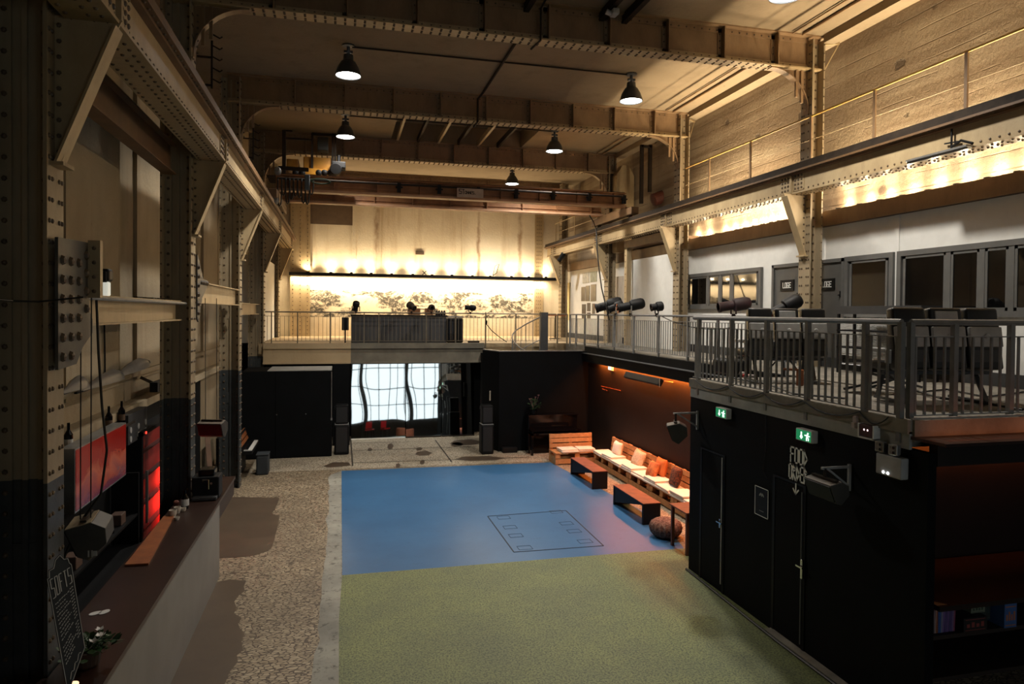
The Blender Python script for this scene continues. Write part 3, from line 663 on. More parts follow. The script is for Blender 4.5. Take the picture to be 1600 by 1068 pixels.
a,c=at(959,260,y=yd),at(985,300,y=yd); m=MB(); m.prism([(a.x,6.3),(a.x,a.z-.35),(a.x+.2,a.z),(c.x-.2,a.z),(c.x,a.z-.35),(c.x,6.3)],'y',yd-.3,yd+.1); m.build('casing',STEEL,t)
for (u,v),(u2,v2),yc,l in (((1311,68),(1283,129),CY[1],'dressing room column'),((1085,190),(1070,232),CY[2],'column before the crane')):
    a=at(u,v,x=9.80); m=MB(); m.tube([a,(XR+.36,yc+.21,at(u2,v2,y=yc).z)],.014,6); m.bar(a,(XR+.36,yc+.21,a.z),.05)
    tag(m.build('stay_rod',STEEL),'thin pale stay rod from the wall top to the %s'%l,'rod')
# ------------------------------------------------------------------ lamps of the hall
BULB=mat('lit lamp glass',(1,.97,.92),(1,.97,.92),emit=22)
LAMPM=mat('dark lamp dome',(.05,.055,.06),(.035,.04,.043),rough=.4)
t=thing('bay_lamp','','lamp',(0,0,0),'high bay lamps')
m=MB(); m.lathe([(.05,.44),(.10,.43),(.11,.32),(.15,.29),(.215,.18),(.255,.06),(.27,0),(.255,0),(.24,.05),(.1,.26)],cap=False,n=28); m.build('shade',LAMPM,t,smooth=True)
m=MB(); m.lathe([(.0,.0),(.14,-.015),(.235,.015),(.24,.05),(.0,.06)],cap=False,n=28); m.build('lens',BULB,t,smooth=True)
m=MB(); m.lathe([(.035,.42),(.035,.6),(.13,.61),(.13,.64)],n=12); m.bar((-.09,0,.5),(.09,0,.5),.05); m.build('hanger',LAMPM,t)
bl=[(.13,14.8,'bay lamp on the ceiling, first row, nearer the left columns'),(6.5,14.8,'bay lamp on the ceiling, first row, nearer the bright right ceiling edge'),
    (.11,20.0,'bay lamp on the ceiling beside the yellow hoist trolley'),(6.29,20.0,'bay lamp on the ceiling right of the skylight joists'),
    (6.34,25.5,'smallest bay lamp on the ceiling, just above the crane beam'),(6.64,9.3,'bay lamp cut by the top edge of the photo')]
for i,(x,y,l) in enumerate(bl):
    o=t if i==0 else dup(t); o.location=(x,y,9.11); o['label']=l
    spot('bay_lamp_light',(x,y,9.05),P_BAY*(1,1,.35,1,1,1)[i],COOL,(0,0,0),140,.6,.2)
# uplights on the far shelf
b=MB(); b.box(-2.0,9.2,28.62,28.98,5.62,5.74); tag(b.build('lamp_shelf',BLACK),'long black shelf across the far wall carrying a row of wall lamps','shelf')
GLOW=mat('warm lamp lens',(1,.80,.45),(1,.80,.45),emit=14)
t=thing('uplight','','wall lamp',(0,0,0),'uplights on the far shelf')
m=MB(); m.lathe([(.05,0),(.06,.01),(.06,.045),(.05,.045),(.045,.03)],cap=False,n=14); m.build('can',BLACK,t); m=MB(); m.lathe([(.0,.035),(.046,.035)],cap=False,n=14); m.build('lens',GLOW,t)
ordn=['first','second','third','fourth','fifth','sixth','seventh','eighth','ninth','tenth','eleventh','twelfth','thirteenth','fourteenth','fifteenth','sixteenth','seventeenth','eighteenth','nineteenth','twentieth','twenty-first','twenty-second','twenty-third','twenty-fourth']
for i,u in enumerate((481,517,549,580,612,645,675,706,738,766,799,826,853)):
    x=at(u,425,y=28.8).x; o=t if i==0 else dup(t); o.location=(x,28.78,5.741); o['label']='small uplight glowing on the black far wall shelf, %s from the left'%ordn[i]
    spot('uplight_beam',(x,28.68,5.80),P_UP_FAR,WARM,aim((0,.22,1)),140,1,.03); point('uplight_glow',(x,28.87,5.86),8,WARM)
u0=t
# uplights on the right ledge
pa=[1080,1097,1122,1137,1152,1166,1180,1194,1207,1219]; pb=[1312,1345,1376,1412,1452,1497,1545,1592]
k=0
for u,v in [(u,360-(u-1080)*.21) for u in pa]+[(u,322-(u-1312)*.2) for u in pb]:
    y=at(u,v,x=9.62).y; o=dup(u0); o.location=(9.60,y,6.291); o['group']='uplights on the right ledge'
    o['label']=('uplight on the ledge above the four pane lodge window, %s from the far column'%ordn[k] if k<10 else 'uplight on the ledge right of the dressing room column, %s from it'%ordn[k-10]); k+=1
    spot('ledge_beam',(9.56,y,6.345),P_UP_SIDE,WARM,aim((-.12,0,1)),110,.9,.03); point('ledge_glow',(9.73,y,6.44),22,WARM)
for y in (4.6,5.3,6.0,6.7): spot('ledge_beam',(9.56,y,6.345),P_UP_SIDE,WARM,aim((-.12,0,1)),110,.9,.03); point('ledge_glow',(9.73,y,6.44),22,WARM)
for y in (19.5,21.5,24,26): spot('ledge_beam',(9.60,y,6.345),P_UP_SIDE*.35,WARM,aim((-.12,0,1)),110,.9,.03)
t=thing('strip_lamp','unlit metal strip lamp hanging under the right crane girder','lamp',(8.6,9,6.6))
a,c=at(1420,245,x=8.62),at(1515,226,x=8.62); m=MB(); m.bar((8.62,a.y,6.62),(8.62,c.y,6.62),.12,.03); m.bar((8.62,a.y,6.59),(8.62,c.y,6.59),.07,.03); m.build('housing',GALV,t)
m=MB(); m.tube([(8.62,c.y-.05,6.64),(8.6,c.y+.12,6.72),(8.64,c.y+.3,6.68)],.02,6); q=at(1487,212,x=8.68); m.bar((8.68,q.y,6.65),(8.68,q.y,6.95),.02); m.bar((8.68,q.y-.12,6.74),(8.68,q.y+.12,6.76),.02); m.build('clamp',BLACK,t)
# ------------------------------------------------------------------ railings
def railing(name,label,p,q,posts,n_bal,z0,m,top=.99,up=.86,lo=.09,rail=.02,pw=.035,bw=.012,foot=0,group=None,gaps=None):
    p=Vector((p[0],p[1],z0)); q=Vector((q[0],q[1],z0)); t=thing(name,label,'railing',p,group); d=(q-p); L=d.length; e=d/L
    MB().tube([p+Vector((0,0,top)),q+Vector((0,0,top))],rail,8).build('top_rail',m,t)
    for nm,h in (('upper_bar',up),('lower_bar',lo)): MB().bar(p+Vector((0,0,h)),q+Vector((0,0,h)),.035,.012).build(nm,m,t)
    for s in posts:
        c=p+e*(s*L); MB().bar(c+Vector((0,0,-foot)),c+Vector((0,0,top)),pw,pw).build('post',m,t)
    me=None
    for i in range(n_bal):
        c=p+e*(L*(i+.5)/n_bal)
        if me is None: ob=MB().bar((c.x,c.y,z0+lo),(c.x,c.y,z0+up),bw,bw).build('baluster',m,t); me=ob.data; base=c.copy()
        else:
            ob=bpy.data.objects.new('baluster',me); COL.objects.link(ob); ob.parent=t; ob.location=c-base
    return t
THINRAIL=mat('olive grey rail',(.15,.125,.085),(.11,.09,.06),rough=.45)
xe=at(869,490,y=22.25).x
railing('railing','long thin railing along the far mezzanine edge, dark booth behind it',(-2.25,22.25),(xe,22.25),[0.02]+[(at(u,500,y=22.25).x+2.25)/(xe+2.25) for u in (465,516,569,592,666,712,759,806,852)],74,MZ,THINRAIL,foot=.16)
railing('railing','railing on the walkway above the lounge, stage lights clamped to it',(7.5,21.9),(7.5,11.55),[0,.06,.14,.25,.37,.5,.64,.78,.9,1],88,MZ,GREYRAIL,foot=.1,rail=.024,pw=.05,bw=.014)
xq=at(857,490,y=22.0).x
railing('railing','short gate railing beside the grey stair post',(at(860,490,y=21.95).x+.25,21.95),(7.42,21.95),[0,.98],9,MZ,THINRAIL,pw=.045)
m=MB(); a=at(857,480,y=21.6); m.box(at(845,480,y=21.6).x,at(856,480,y=21.6).x,21.55,21.75,0,4.22)
tag(m.build('stair_post',CHAR),'thick dark grey square post at the top of the stair','post')
# curved stair railing
t=thing('stair_railing','curved handrail sweeping down into the black stairwell','railing',(6,21,3))
pts=[at(u,v,y=yy) for u,v,yy in ((844,495,21.6),(822,506,21.75),(806,516,21.8),(801,522,21.75),(800,528,21.6),(803,534,21.4),(812,543,21.0),(823,549,20.7))]
MB().tube(pts,.022,8).build('handrail',mat('worn grey handrail',(.22,.2,.17),rough=.35),t)
for i in range(10):
    f=i/9*4.5; k=int(f); p=pts[k].lerp(pts[k+1],f-k); MB().bar(p,(p.x,p.y,2.5),.014).build('baluster',GREYRAIL,t)
MB().tube([(p.x,p.y,p.z-.75) for p in pts[:6]],.015,6).build('lower_rail',GREYRAIL,t)
# near balcony railing: two straight runs
ya=10.12; yb=5.86
ny=[at(u,560,x=5.6).y for u in (1092,1143,1198,1262,1352)]
railing('railing','sturdy grey railing along the near balcony edge above the food order wall',(5.6,ya),(5.6,yb),[(ya-y)/(ya-yb) for y in ny]+[1],36,MZ-.06,GREYRAIL,top=1.03,rail=.032,pw=.055,bw=.022,up=.88,lo=.07,foot=.2)
railing('railing','sturdy grey railing across the right end of the balcony, seats behind it',(5.68,5.82),(8.6,5.82),[.0]+[(at(u,560,y=5.82).x-5.68)/2.92 for u in (1491,1579)]+[.62,1],24,MZ-.06,GREYRAIL,top=1.03,rail=.032,pw=.055,bw=.022,up=.88,lo=.07,foot=.2)
# ------------------------------------------------------------------ lodge front: windows and doors
GLASSD=mat('dark window glass',(.004,.004,.004),(.004,.004,.004),rough=.04,spec=.9)
FR=mat('grey frame paint',(.13,.13,.125),(.11,.11,.105),rough=.5)
DOORM=mat('grey door paint',(.105,.105,.10),(.09,.09,.087),rough=.5)
def yx(u,v=440,x=9.48): return at(u,v,x=x).y
def window(name,us,z0,z1,bars,w=.09):
    """us: photo columns of the two ends; bars: inner mullions"""
    y1,y0=yx(us[0]),yx(us[1]); m=MB()
    m.box(9.43,9.5,y0,y0+w,z0,z1).box(9.43,9.5,y1-w,y1,z0,z1).box(9.43,9.5,y0+w,y1-w,z0,z0+w).box(9.43,9.5,y0+w,y1-w,z1-w,z1)
    ys=[yx(u) for u in bars]
    for y in ys: m.box(9.44,9.5,y-w*.5,y+w*.5,z0+w,z1-w)
    fr=m.build(name,FR,kind='structure')
    e=sorted([y0+w]+ys+[y1-w])
    for a,c in zip(e,e[1:]):
        k=MB(); k.box(9.455,9.475,a+.05,c-.05,z0+w+.02,z1-w-.02); k.build('window_pane',GLASSD,fr)
        k=MB()
        for p0,p1,q0,q1 in ((a+.04,a+.09,z0+w,z1-w),(c-.09,c-.04,z0+w,z1-w)): k.box(9.445,9.48,p0,p1,q0,q1)
        for q0,q1 in ((z0+w,z0+w+.05),(z1-w-.05,z1-w)): k.box(9.445,9.48,a+.04,c-.04,q0,q1)
        k.build('sash',FR,fr)
window('window_2',(1072,1191),4.34,5.31,(1108,1127,1145))
window('window_3',(1322,1398),4.18,5.33,())
window('window_4',(1404,1640),4.20,5.33,(1484,1537,1583))
def door(name,u0,u1,us,label_h,hu):
    y1,y0=yx(u0),yx(u1); m=MB(); m.box(9.42,9.5,y0,y0+.07,MZ,5.32).box(9.42,9.5,y1-.07,y1,MZ,5.32).box(9.42,9.5,y0,y1,5.25,5.32)
    f=m.build(name,FR,kind='structure'); m=MB(); m.box(9.455,9.49,y0+.075,y1-.075,MZ+.01,5.24); m.build('door_leaf',DOORM,f)
    k=MB(); k.rbox((9.45,yx(hu),4.62),(.02,.03,.12),.008); k.bar((9.44,yx(hu),4.60),(9.40,yx(hu),4.60),.02); k.build('door_handle',BLACK,f)
    a,c=yx(us[0]),yx(us[1]); z0,z1=label_h
    t=thing('door_sign','black sign reading LOGE on the %s'%('dressing room door left of the column' if name=='door_1' else 'dressing room door right of the column'),'sign',(9.44,(a+c)/2,z0),'LOGE door signs')
    MB().box(9.435,9.452,c,a,z0,z1).build('plate',BLACK,t)
    L=a-c; h=(z1-z0)*.45; m=MB(); w=h*.5; tot=4*w+3*w*.35; m.strokes('LOGE',(9.434,(a+c)/2+tot/2,z0+(z1-z0)*.28),(0,-1,0),(0,0,1),h,w=w,gap=.35,thick=h*.17,depth=.003)
    m.build('lettering',mat('white lettering',(.85,.85,.82),(.85,.85,.82)),t)
za=lambda u,v:at(u,v,x=9.45).z
door('door_1',1209,1254,(1222,1243),(za(1232,454),za(1232,437)),1248)
door('door_2',1271,1322,(1283,1307),(za(1295,453),za(1295,435)),1315)
# cladding joints and small things of the lodge wall
b=MB(); y=yx(1401,380); b.box(9.48,9.5,y-.05,y+.05,MZ+.2,5.98); struct('trim_12', b, WHITE)
y=yx(1066,430); m=MB(); m.rbox((9.49,y,5.0),(.02,.07,.14),.005); m.rbox((9.478,y,5.0),(.01,.04,.08),.004); tag(m.build('call_point',mat('pale red plastic',(.5,.2,.17))),'small pale red call point beside the four pane lodge window','switch')
# far right wall: white partition, door, pictures, yellow panel
b=MB(); b.box(9.25,9.5,17.7,at(985,450,x=9.3).y-.2,MZ,5.95); struct('wall_partition', b, WHITE)
y0,y1=at(974,450,x=9.48).y,at(955,450,x=9.48).y
b=MB(); b.box(9.44,9.5,y0,y1,MZ,5.5); d=b.build('door_3',mat('cream door',(.62,.54,.44),(.55,.48,.38)),kind='structure')
m=MB(); m.tube([(9.42,(y0+y1)/2,3.4),(9.42,(y0+y1)/2,4.6),(9.42,y0+.1,4.65)],.012,6); m.build('door_bar',BLACK,d)
y0,y1=at(890,450,x=9.48).y,at(885,450,x=9.48).y
m=MB(); m.box(9.47,9.5,y0,y1,3.9,5.5); tag(m.build('wall_panel',mat('pale yellow board',(.75,.63,.33),(.7,.58,.3))),'pale yellow board on the far right wall, left of the photo prints','panel')
PH=[((910,920,426,442),0),((922,932,424,440),1),((908,914,448,470),2),((915,921,446,470),3),((923,931,444,470),4),((909,915,475,497),5),((917,922,473,486),6),((925,929,474,490),7),((917,922,488,497),8)]
for (ua,ub,va,vb),i in PH:
    y1,y0=at(ua,va,x=9.48).y,at(ub,va,x=9.48).y; z1,z0=at((ua+ub)/2,va,x=9.48).z,at((ua+ub)/2,vb,x=9.48).z
    m=MB(); m.box(9.485,9.5,y0,y1,z0,z1)
    g=(.10,.085,.07) if i not in (0,1) else ((.5,.48,.4) if i==0 else (.22,.25,.18))
    tag(m.build('photo_print',mat('print %d'%i,g,tuple(x*.5 for x in g),scale=7,rough=.35)),'photo print pinned to the far right wall, %s'%['pale one at top left of the group','greenish one at top right of the group','tall tree print, left of the middle row','tall tree print, centre of the middle row','tall tree print, right of the middle row','dark portrait at the lower left','small dark print near the lower centre','narrow dark print at the lower right','lowest small print of the group'][i],'picture','photo prints on the far right wall')
t=thing('round_table','small round wooden table beside the stair landing','table',(at(868,500,y=26).x,26,MZ))
c=at(868,492,y=26); m=MB(); m.lathe([(.42,0),(.44,.01),(.44,.04),(.42,.05)],(c.x,26,MZ+.92),None,24); m.build('tabletop',ORWOOD,t)
m=MB(); m.lathe([(.03,.03),(.03,.92)],(c.x,26,MZ),None,10); m.lathe([(.25,0),(.25,.02),(.04,.05)],(c.x,26,MZ),None,20); m.build('pedestal',DARKSTEEL,t)
# heavy cable hanging from the crane and diagonal to the lights
m=MB(); m.tube([at(u,v,y=yy) for u,v,yy in ((921,336,20.2),(928,348,20.2),(932,362,19.4),(933,390,19),(936,420,18.6),(940,450,18.3),(946,475,18),(952,500,17.9))],.02,6)
tag(m.build('hanging_cable',RUBBER),'thick dark cable hanging from the crane down to the walkway lights','cable')
t=thing('wall_spotlight','small black spotlight clamped under the right girder near the far corner','spotlight',tuple(at(877,400,x=8.7)))
c=at(877,402,x=8.66); M_=RX(.5)@RY(.4); m=MB(); m.lathe([(.09,.2),(.1,.15),(.1,-.15),(.09,-.18),(.075,-.18)],c,M_,16); m.bar(c,(c.x+.05,c.y,6.6),.03); m.build('housing',BLACK,t); m=MB(); m.lathe([(.0,-.172),(.074,-.172)],c,M_,16,cap=False); m.build('lens',mat('cool lens',(.9,.95,1),(.9,.95,1),emit=5),t)
# ------------------------------------------------------------------ stage lights on the railings
REDGEL=mat('red gel',(.45,.02,.03),(.35,.015,.02)); ORGEL=mat('orange gel',(.55,.14,.03),(.4,.1,.02))
def stage(label,loc,yaw,pitch,L=.34,r=.1,gel=None,body=None,hang=False,silver=False):
    """theatre spotlight with yoke and clamp standing on a rail; loc is the rail point"""
    x,y,z=loc; t=thing('stage_light',label,'spotlight',loc,'stage lights on the railings'); zc=z+.04+r*1.3
    M=RZ(yaw)@RX(math.pi/2+pitch); c=Vector((x,y,zc)); body=body or BLACK
    m=MB(); m.lathe([(r*.45,L*.55),(r*.75,L*.52),(r*.98,L*.42),(r,L*.1),(r*.95,0),(r*.72,-.02),(r*.72,-L*.4),(r*.8,-L*.42),(r*.8,-L*.5),(r*.66,-L*.5),(r*.66,-L*.3)],c,M,18,cap=False)
    m.build('housing',body,t,smooth=True)
    m=MB(); m.lathe([(0,-L*.44),(r*.66,-L*.44)],c,M,18,cap=False); m.build('lens',gel or BLACKGLOSS,t)
    m=MB(); s=M@Vector((1,0,0)); 
    for k in (-1,1): m.bar(c+s*k*(r+.012),(x+s.x*k*(r+.012),y+s.y*k*(r+.012),z+.03),.03,.006)
    m.bar((x-s.x*(r+.015),y-s.y*(r+.015),z+.03),(x+s.x*(r+.015),y+s.y*(r+.015),z+.03),.03,.008); m.build('yoke',GALV if silver else body,t)
    m=MB(); m.rbox((x,y,z+.005),(.06,.06,.07),.01); m.bar((x,y,z-.06),(x,y,z+.03),.02); m.build('clamp',DARKSTEEL,t)
    if gel:
        m=MB()
        for a in (0,1,2): 
            q=c+M@Vector((math.cos(a*2.1)*r*.7,math.sin(a*2.1)*r*.7,-L*.52)); m.obox(q,(r*.9,r*.5,.006),M@RX(.5))
        m.build('gel_flap',gel,t)
    return t
RT=MZ+.99+.02
def far(u): return (at(u,487,y=22.25).x,22.25,RT)
def side(u): return (7.5,at(u,494,x=7.5).y,RT)
stage('stage light standing upright on the far railing above the booth, leftmost',far(556),.3,-1.1,.3,.11)
stage('stage light on the far railing tilted down, right of the upright one',far(643),-2.4,-.5,.3,.12,body=DARKSTEEL)
stage('small round stage light on the far railing facing the hall',far(674),0.1,.05,.22,.1,body=DARKSTEEL)
stage('stage light with red gel on the far railing above the black loudspeaker',far(735),.9,.05,.34,.1,gel=REDGEL)
stage('big black stage light with orange gel, leftmost on the walkway railing',side(950),1.25,-.28,.75,.17,gel=ORGEL)
stage('small silver fronted stage light between two big black ones on the walkway railing',side(962),1.2,-.4,.42,.13,silver=True)
stage('black stage light with silver ribbed rear on the walkway railing',side(985),1.3,-.22,.7,.15,gel=ORGEL,silver=True)
stage('compact black stage light alone on the walkway railing, cable drooping from it',side(1026),1.4,-.15,.3,.12)
def near(u): return (5.6,at(u,496,x=5.6).y,MZ+1.0)
stage('stage light with dark red middle on the walkway railing in front of the lodge window',side(1146),1.35,-.16,.62,.13,gel=None,body=mat('maroon black metal',(.035,.008,.012),(.012,.006,.008)))
q=at(1226,494,y=10.0); sl=stage('long black zoom stage light pointing up right, red flap on its lens',(q.x,q.y,RT-.05),1.35,-.5,.56,.125,gel=REDGEL)
m=MB(); m.bar((q.x,q.y,RT-.02),(q.x,q.y,MZ),.03)
for k in range(3): m.bar((q.x,q.y,MZ+.4),(q.x+.35*math.cos(k*2.1),q.y+.35*math.sin(k*2.1),MZ+.01),.02)
m.build('floor_stand',BLACK,sl)
def cablem(name,label,pts,r=.01):
    m=MB(); m.tube(pts,r,6); return tag(m.build(name,RUBBER),label,'cable')
def droop(p,q,d,n=9): p,q=Vector(p),Vector(q); return [p.lerp(q,i/n)-Vector((0,0,d*4*(i/n)*(1-i/n))) for i in range(n+1)]
for i in range(5):
    a=5.585; y0,y1=ny[i],(ny+[5.95])[i+1]; cablem('cable','thin black cable sagging along the balcony edge, %s loop from the far end'%ordn[i],droop((5.54,y0,MZ-.02),(5.54,y1,MZ-.02),.10),.008)
cablem('cable','thin cable from the lone walkway stage light to the balcony corner',droop((7.5,at(1030,480,x=7.5).y,RT),(7.5,12.0,3.95),.15),.012)
cablem('cable','black cable dangling from the far railing to its floor edge',[at(u,v,y=22.225) for u,v in ((759,487),(759,500),(760,506),(768,516),(780,526),(792,534))],.014)
m=MB(); c=at(760,503,y=22.12); m.rbox(c,(.06,.05,.12),.01); tag(m.build('cable_plug',BLACK),'black plug hanging on the far railing right of the loudspeaker','plug')
# ------------------------------------------------------------------ booth, speaker and clutter on the far mezzanine
t=thing('dj_booth','long dark grey booth counter behind the far mezzanine railing','booth',(1.5,23,MZ))
a,c=at(549,500,y=22.75),at(697,500,y=22.75); m=MB(); m.box(a.x,c.x,22.7,22.76,MZ,MZ+.88).box(a.x,a.x+.05,22.76,23.4,MZ,MZ+.88).box(c.x-.05,c.x,22.76,23.4,MZ,MZ+.88)
for i in range(1,6): x=a.x+(c.x-a.x)*i/6; m.box(x-.006,x+.006,22.69,22.7,MZ+.03,MZ+.86)
m.build('front_panel',mat('dark grey board',(.05,.05,.053),(.035,.036,.04),scale=1.2,rough=.6),t)
MB().box(a.x-.03,c.x+.03,22.66,23.42,MZ+.88,MZ+.92).build('counter_top',BLACK,t)
t=thing('loudspeaker','black loudspeaker with ribbed front at the right end of the booth','loudspeaker',(at(711,530,y=22.7).x,22.8,MZ))
a,c=at(699,495,y=22.6),at(724,530,y=22.6); m=MB(); m.rbox(((a.x+c.x)/2,22.85,MZ+.42),(c.x-a.x,.5,.82),.05); m.build('cabinet',BLACK,t)
m=MB()
for i in range(5): x=a.x+.08+(c.x-a.x-.16)*i/4; m.box(x-.015,x+.015,22.585,22.6,MZ+.1,MZ+.72)
m.build('grille',mat('blue black grille',(.012,.014,.022)),t); MB().box(a.x+.03,c.x-.03,22.65,23.0,MZ+.84,MZ+.9).build('top_tray',GALV,t)
for u0,u1,lab,col in ((638,656,'wooden crate','brown'),(657,661,'','' ),(664,676,'small wooden box','')):
    if not lab: continue
    a,c=at(u0,487,y=23.1),at(u1,494,y=23.1); m=MB(); m.box(a.x,c.x,22.95,23.25,MZ+.925,MZ+1.15); m.box(a.x+.02,c.x-.02,22.94,22.95,MZ+.95,MZ+1.0)
    tag(m.build('wooden_box',mat('brown box wood',(.22,.09,.03),(.15,.06,.02))),lab+(' on the booth counter below the tilted stage light' if u0<650 else ' on the booth counter, right of the crate'),'box','boxes on the booth counter')
for i,u in enumerate((682,686,690,694)):
    a=at(u,492,y=23.1); m=MB(); m.lathe([(.04,0),(.045,.1),(.03,.13),(.02,.17)],(a.x,23.05,MZ+.92),None,10); tag(m.build('bottle',BLACK),'small dark bottle on the booth counter, %s from the wooden box'%ordn[i],'bottle','bottles on the booth counter')
m=MB(); a=at(541,505,y=22.9); m.rbox((a.x-.03,23.0,MZ+.62),(.22,.3,.42),.02); m.bar((a.x-.03,23,MZ),(a.x-.03,23,MZ+.45),.05); tag(m.build('monitor_box',BLACK),'black box on a stand left of the booth','speaker')
m=MB(); m.rbox((at(740,531,y=22.6).x,22.6,MZ+.04),(.35,.3,.07),.015); tag(m.build('floor_tray',DARKSTEEL),'flat dark tray on the mezzanine edge right of the loudspeaker','tray')

c=at(656,395,y=YF-.02); m=MB(); m.box(c.x-.18,c.x+.18,YF-.03,YF,c.z-.07,c.z+.07)
for i in range(4): m.box(c.x-.16,c.x+.16,YF-.045,YF-.03,c.z-.055+.03*i,c.z-.04+.03*i)
tag(m.build('air_vent',mat('brown vent',(.16,.11,.07))),'small louvred vent in the far wall above the row of lamps','vent')
c=at(663,424,y=28.7); m=MB(); m.bar((c.x-.08,28.68,5.745),(c.x+.08,28.68,5.91),.03); m.bar((c.x+.08,28.68,5.745),(c.x-.08,28.68,5.91),.03)
tag(m.build('crossed_stand',BLACK),'small black crossed stand on the far wall shelf between two lamps','stand')
c=at(774,420,y=28.75); m=MB(); m.tube([(c.x-.12,28.72,5.745),(c.x-.02,28.75,6.2),(c.x+.16,28.75,6.28),(c.x+.05,28.72,5.9),(c.x-.1,28.72,5.78)],.014,6)
tag(m.build('wire_frame',DARKSTEEL),'bent wire frame standing on the far wall shelf toward its right end','frame')
# ------------------------------------------------------------------ mirrors under the mezzanine
def mirror_mat():
    m,t,b=nt('polished mirror sheet'); b.inputs['Base Color'].default_value=(.86,.9,.9,1); b.inputs['Metallic'].default_value=1; b.inputs['Roughness'].default_value=.02
    tc=N(t,'ShaderNodeTexCoord'); mp=N(t,'ShaderNodeMapping'); mp.inputs['Scale'].default_value=(1.1,1,.9); t.links.new(tc.outputs['Object'],mp.inputs[0])
    bumpn(t,b,noise(t,.9,0,.4,mp.outputs[0]),.12,.045); return m
MIR=mirror_mat(); T5=math.radians(5)
mx=[.34,2.12,3.32,4.46]
for i in range(3):
    t=thing('mirror_panel','tall leaning mirror panel under the mezzanine, %s'%['left, reflecting the bright grid window','middle, reflecting a bent dark window post','right, reflecting the balcony and its orange light'][i],'mirror',((mx[i]+mx[i+1])/2,22.9,0),'mirror panels')
    x0,x1=mx[i]+.012,mx[i+1]-.012; Mr=RX(-T5)
    m=MB(); m.obox((( x0+x1)/2,22.92+1.36*math.sin(T5),.03+1.36*math.cos(T5)),(x1-x0,.02,2.72),Mr)
    m.build('mirror_sheet',MIR,t)
    m=MB()
    m.obox(((x0+x1)/2,22.90,.02),(x1-x0,.05,.035)); m.build('base_strip',WHITE if i==0 else DARKSTEEL,t)
# furniture near the tall window, seen in the mirrors
REDP=mat('red plastic',(.45,.015,.02),(.36,.01,.015),rough=.35)
def redchair(label,x,y,rz):
    t=thing('chair',label,'chair',(0,0,0),'red chairs by the tall window')
    m=MB(); m.rbox((0,0,.45),(.44,.44,.05),.02); m.build('seat',REDP,t); m=MB(); m.rbox((0,.21,.68),(.42,.04,.34),.018); m.build('backrest',REDP,t)
    for a in (-1,1):
        for c in (-1,1): MB().bar((a*.18,c*.18,.43),(a*.21,c*.21,0),.025).build('leg',BLACK,t)
    t.location=(x,y,0); t.rotation_euler=(0,0,rz)
redchair('red chair seen in the left mirror, beside the dark post',1.75,3.0,.4)
redchair('red chair seen in the left mirror, right of the other one',2.75,2.6,2.6)
t=thing('low_table','round salmon pink low table seen in the middle mirror','table',(3.9,3,0)); m=MB(); m.lathe([(.5,0),(.55,.05),(.55,.4),(.5,.44)],(3.9,3,0),None,24); m.build('drum',mat('salmon paint',(.45,.16,.10)),t); MB().lathe([(.5,.44),(.5,.46)],(3.9,3,0),None,24).build('tabletop',mat('salmon top',(.5,.2,.14)),t)
# ------------------------------------------------------------------ seats on the balcony
LEATH=mat('black leather',(.010,.011,.012),(.006,.007,.007),scale=12,rough=.38)
def seats(label,n,pitch,loc,rz):
    t=thing('coach_seat_row',label,'seat',(0,0,0),'coach seats on the balcony'); W=n*pitch; Mt=RX(-.16)
    for i in range(n):
        x=-W/2+pitch*(i+.5)
        m=MB(); m.rbox((x,.06,.70),(pitch-.03,.13,.62),.06,4,Mt); m.rbox((x,.11,1.02),(pitch-.05,.14,.22),.068,5,Mt); b_=m.build('backrest',LEATH,t,smooth=True)
        m=MB(); m.rbox((x,.0,.79),(pitch-.05,.05,.24),.02,3,Mt); m.lathe([(.028,0),(.034,.006),(.02,.012)],(x,-.035,.80),RX(math.pi/2)@RX(-.16),12); m.build('tray_panel',GREYPL,b_)
        m=MB(); m.rbox((x,-.0,.56),(pitch-.06,.06,.16),.02,3,Mt); m.build('lower_shell',CHAR,b_)
        m=MB(); m.rbox((x,.33,.44),(pitch-.03,.5,.13),.04); m.build('seat_cushion',LEATH,t,smooth=True)
    for i in range(n+1):
        x=-W/2+pitch*i
        m=MB(); m.rbox((x,.33,.62),(.05,.44,.05),.02); m.rbox((x,.08,.55),(.04,.08,.16),.015); m.build('armrest',GREYPL,t)
    if n>2:
        m=MB(); m.rbox((0,.055,1.035),(pitch*.62,.04,.12),.015,3,Mt); m.build('headrest_tray',GREYPL,t)
    m=MB(); m.box(-W/2,W/2,.15,.2,.33,.37).box(-W/2,W/2,.42,.47,.33,.37); m.build('beam',CHAR,t)
    for k in (-.36,.36):
        m=MB(); m.bar((k*W,.2,.35),(k*W-.05,-.06,.02),.05,.03); m.bar((k*W,.45,.35),(k*W,.56,.02),.05,.03); m.bar((k*W-.05,-.08,.015),(k*W,.6,.015),.05,.03); m.build('leg_frame',CHAR,t)
    t.location=loc; t.rotation_euler=(0,0,rz); return t
seats('row of black coach seats nearest the balcony corner, grey trays folded up',3,.47,(7.0,6.62,MZ),math.radians(-8))
seats('row of black coach seats farther back, below the long zoom stage light',3,.41,(6.62,9.1,MZ),math.radians(-14))
t=thing('loose_seat','single black folded seat lying between the coach seat rows','seat',(6.9,7.85,MZ))
m=MB(); m.rbox((6.95,7.9,MZ+.33),(.5,.45,.10),.04); m.build('cushion',LEATH,t); m=MB()
for a,c in ((6.75,8.05),(7.15,7.75)): m.bar((a,7.75,MZ+.3),(c,8.05,MZ+.02),.04,.03); m.bar((a,8.05,MZ+.02),(c,7.75,MZ+.3),.03)
m.build('leg_frame',CHAR,t)
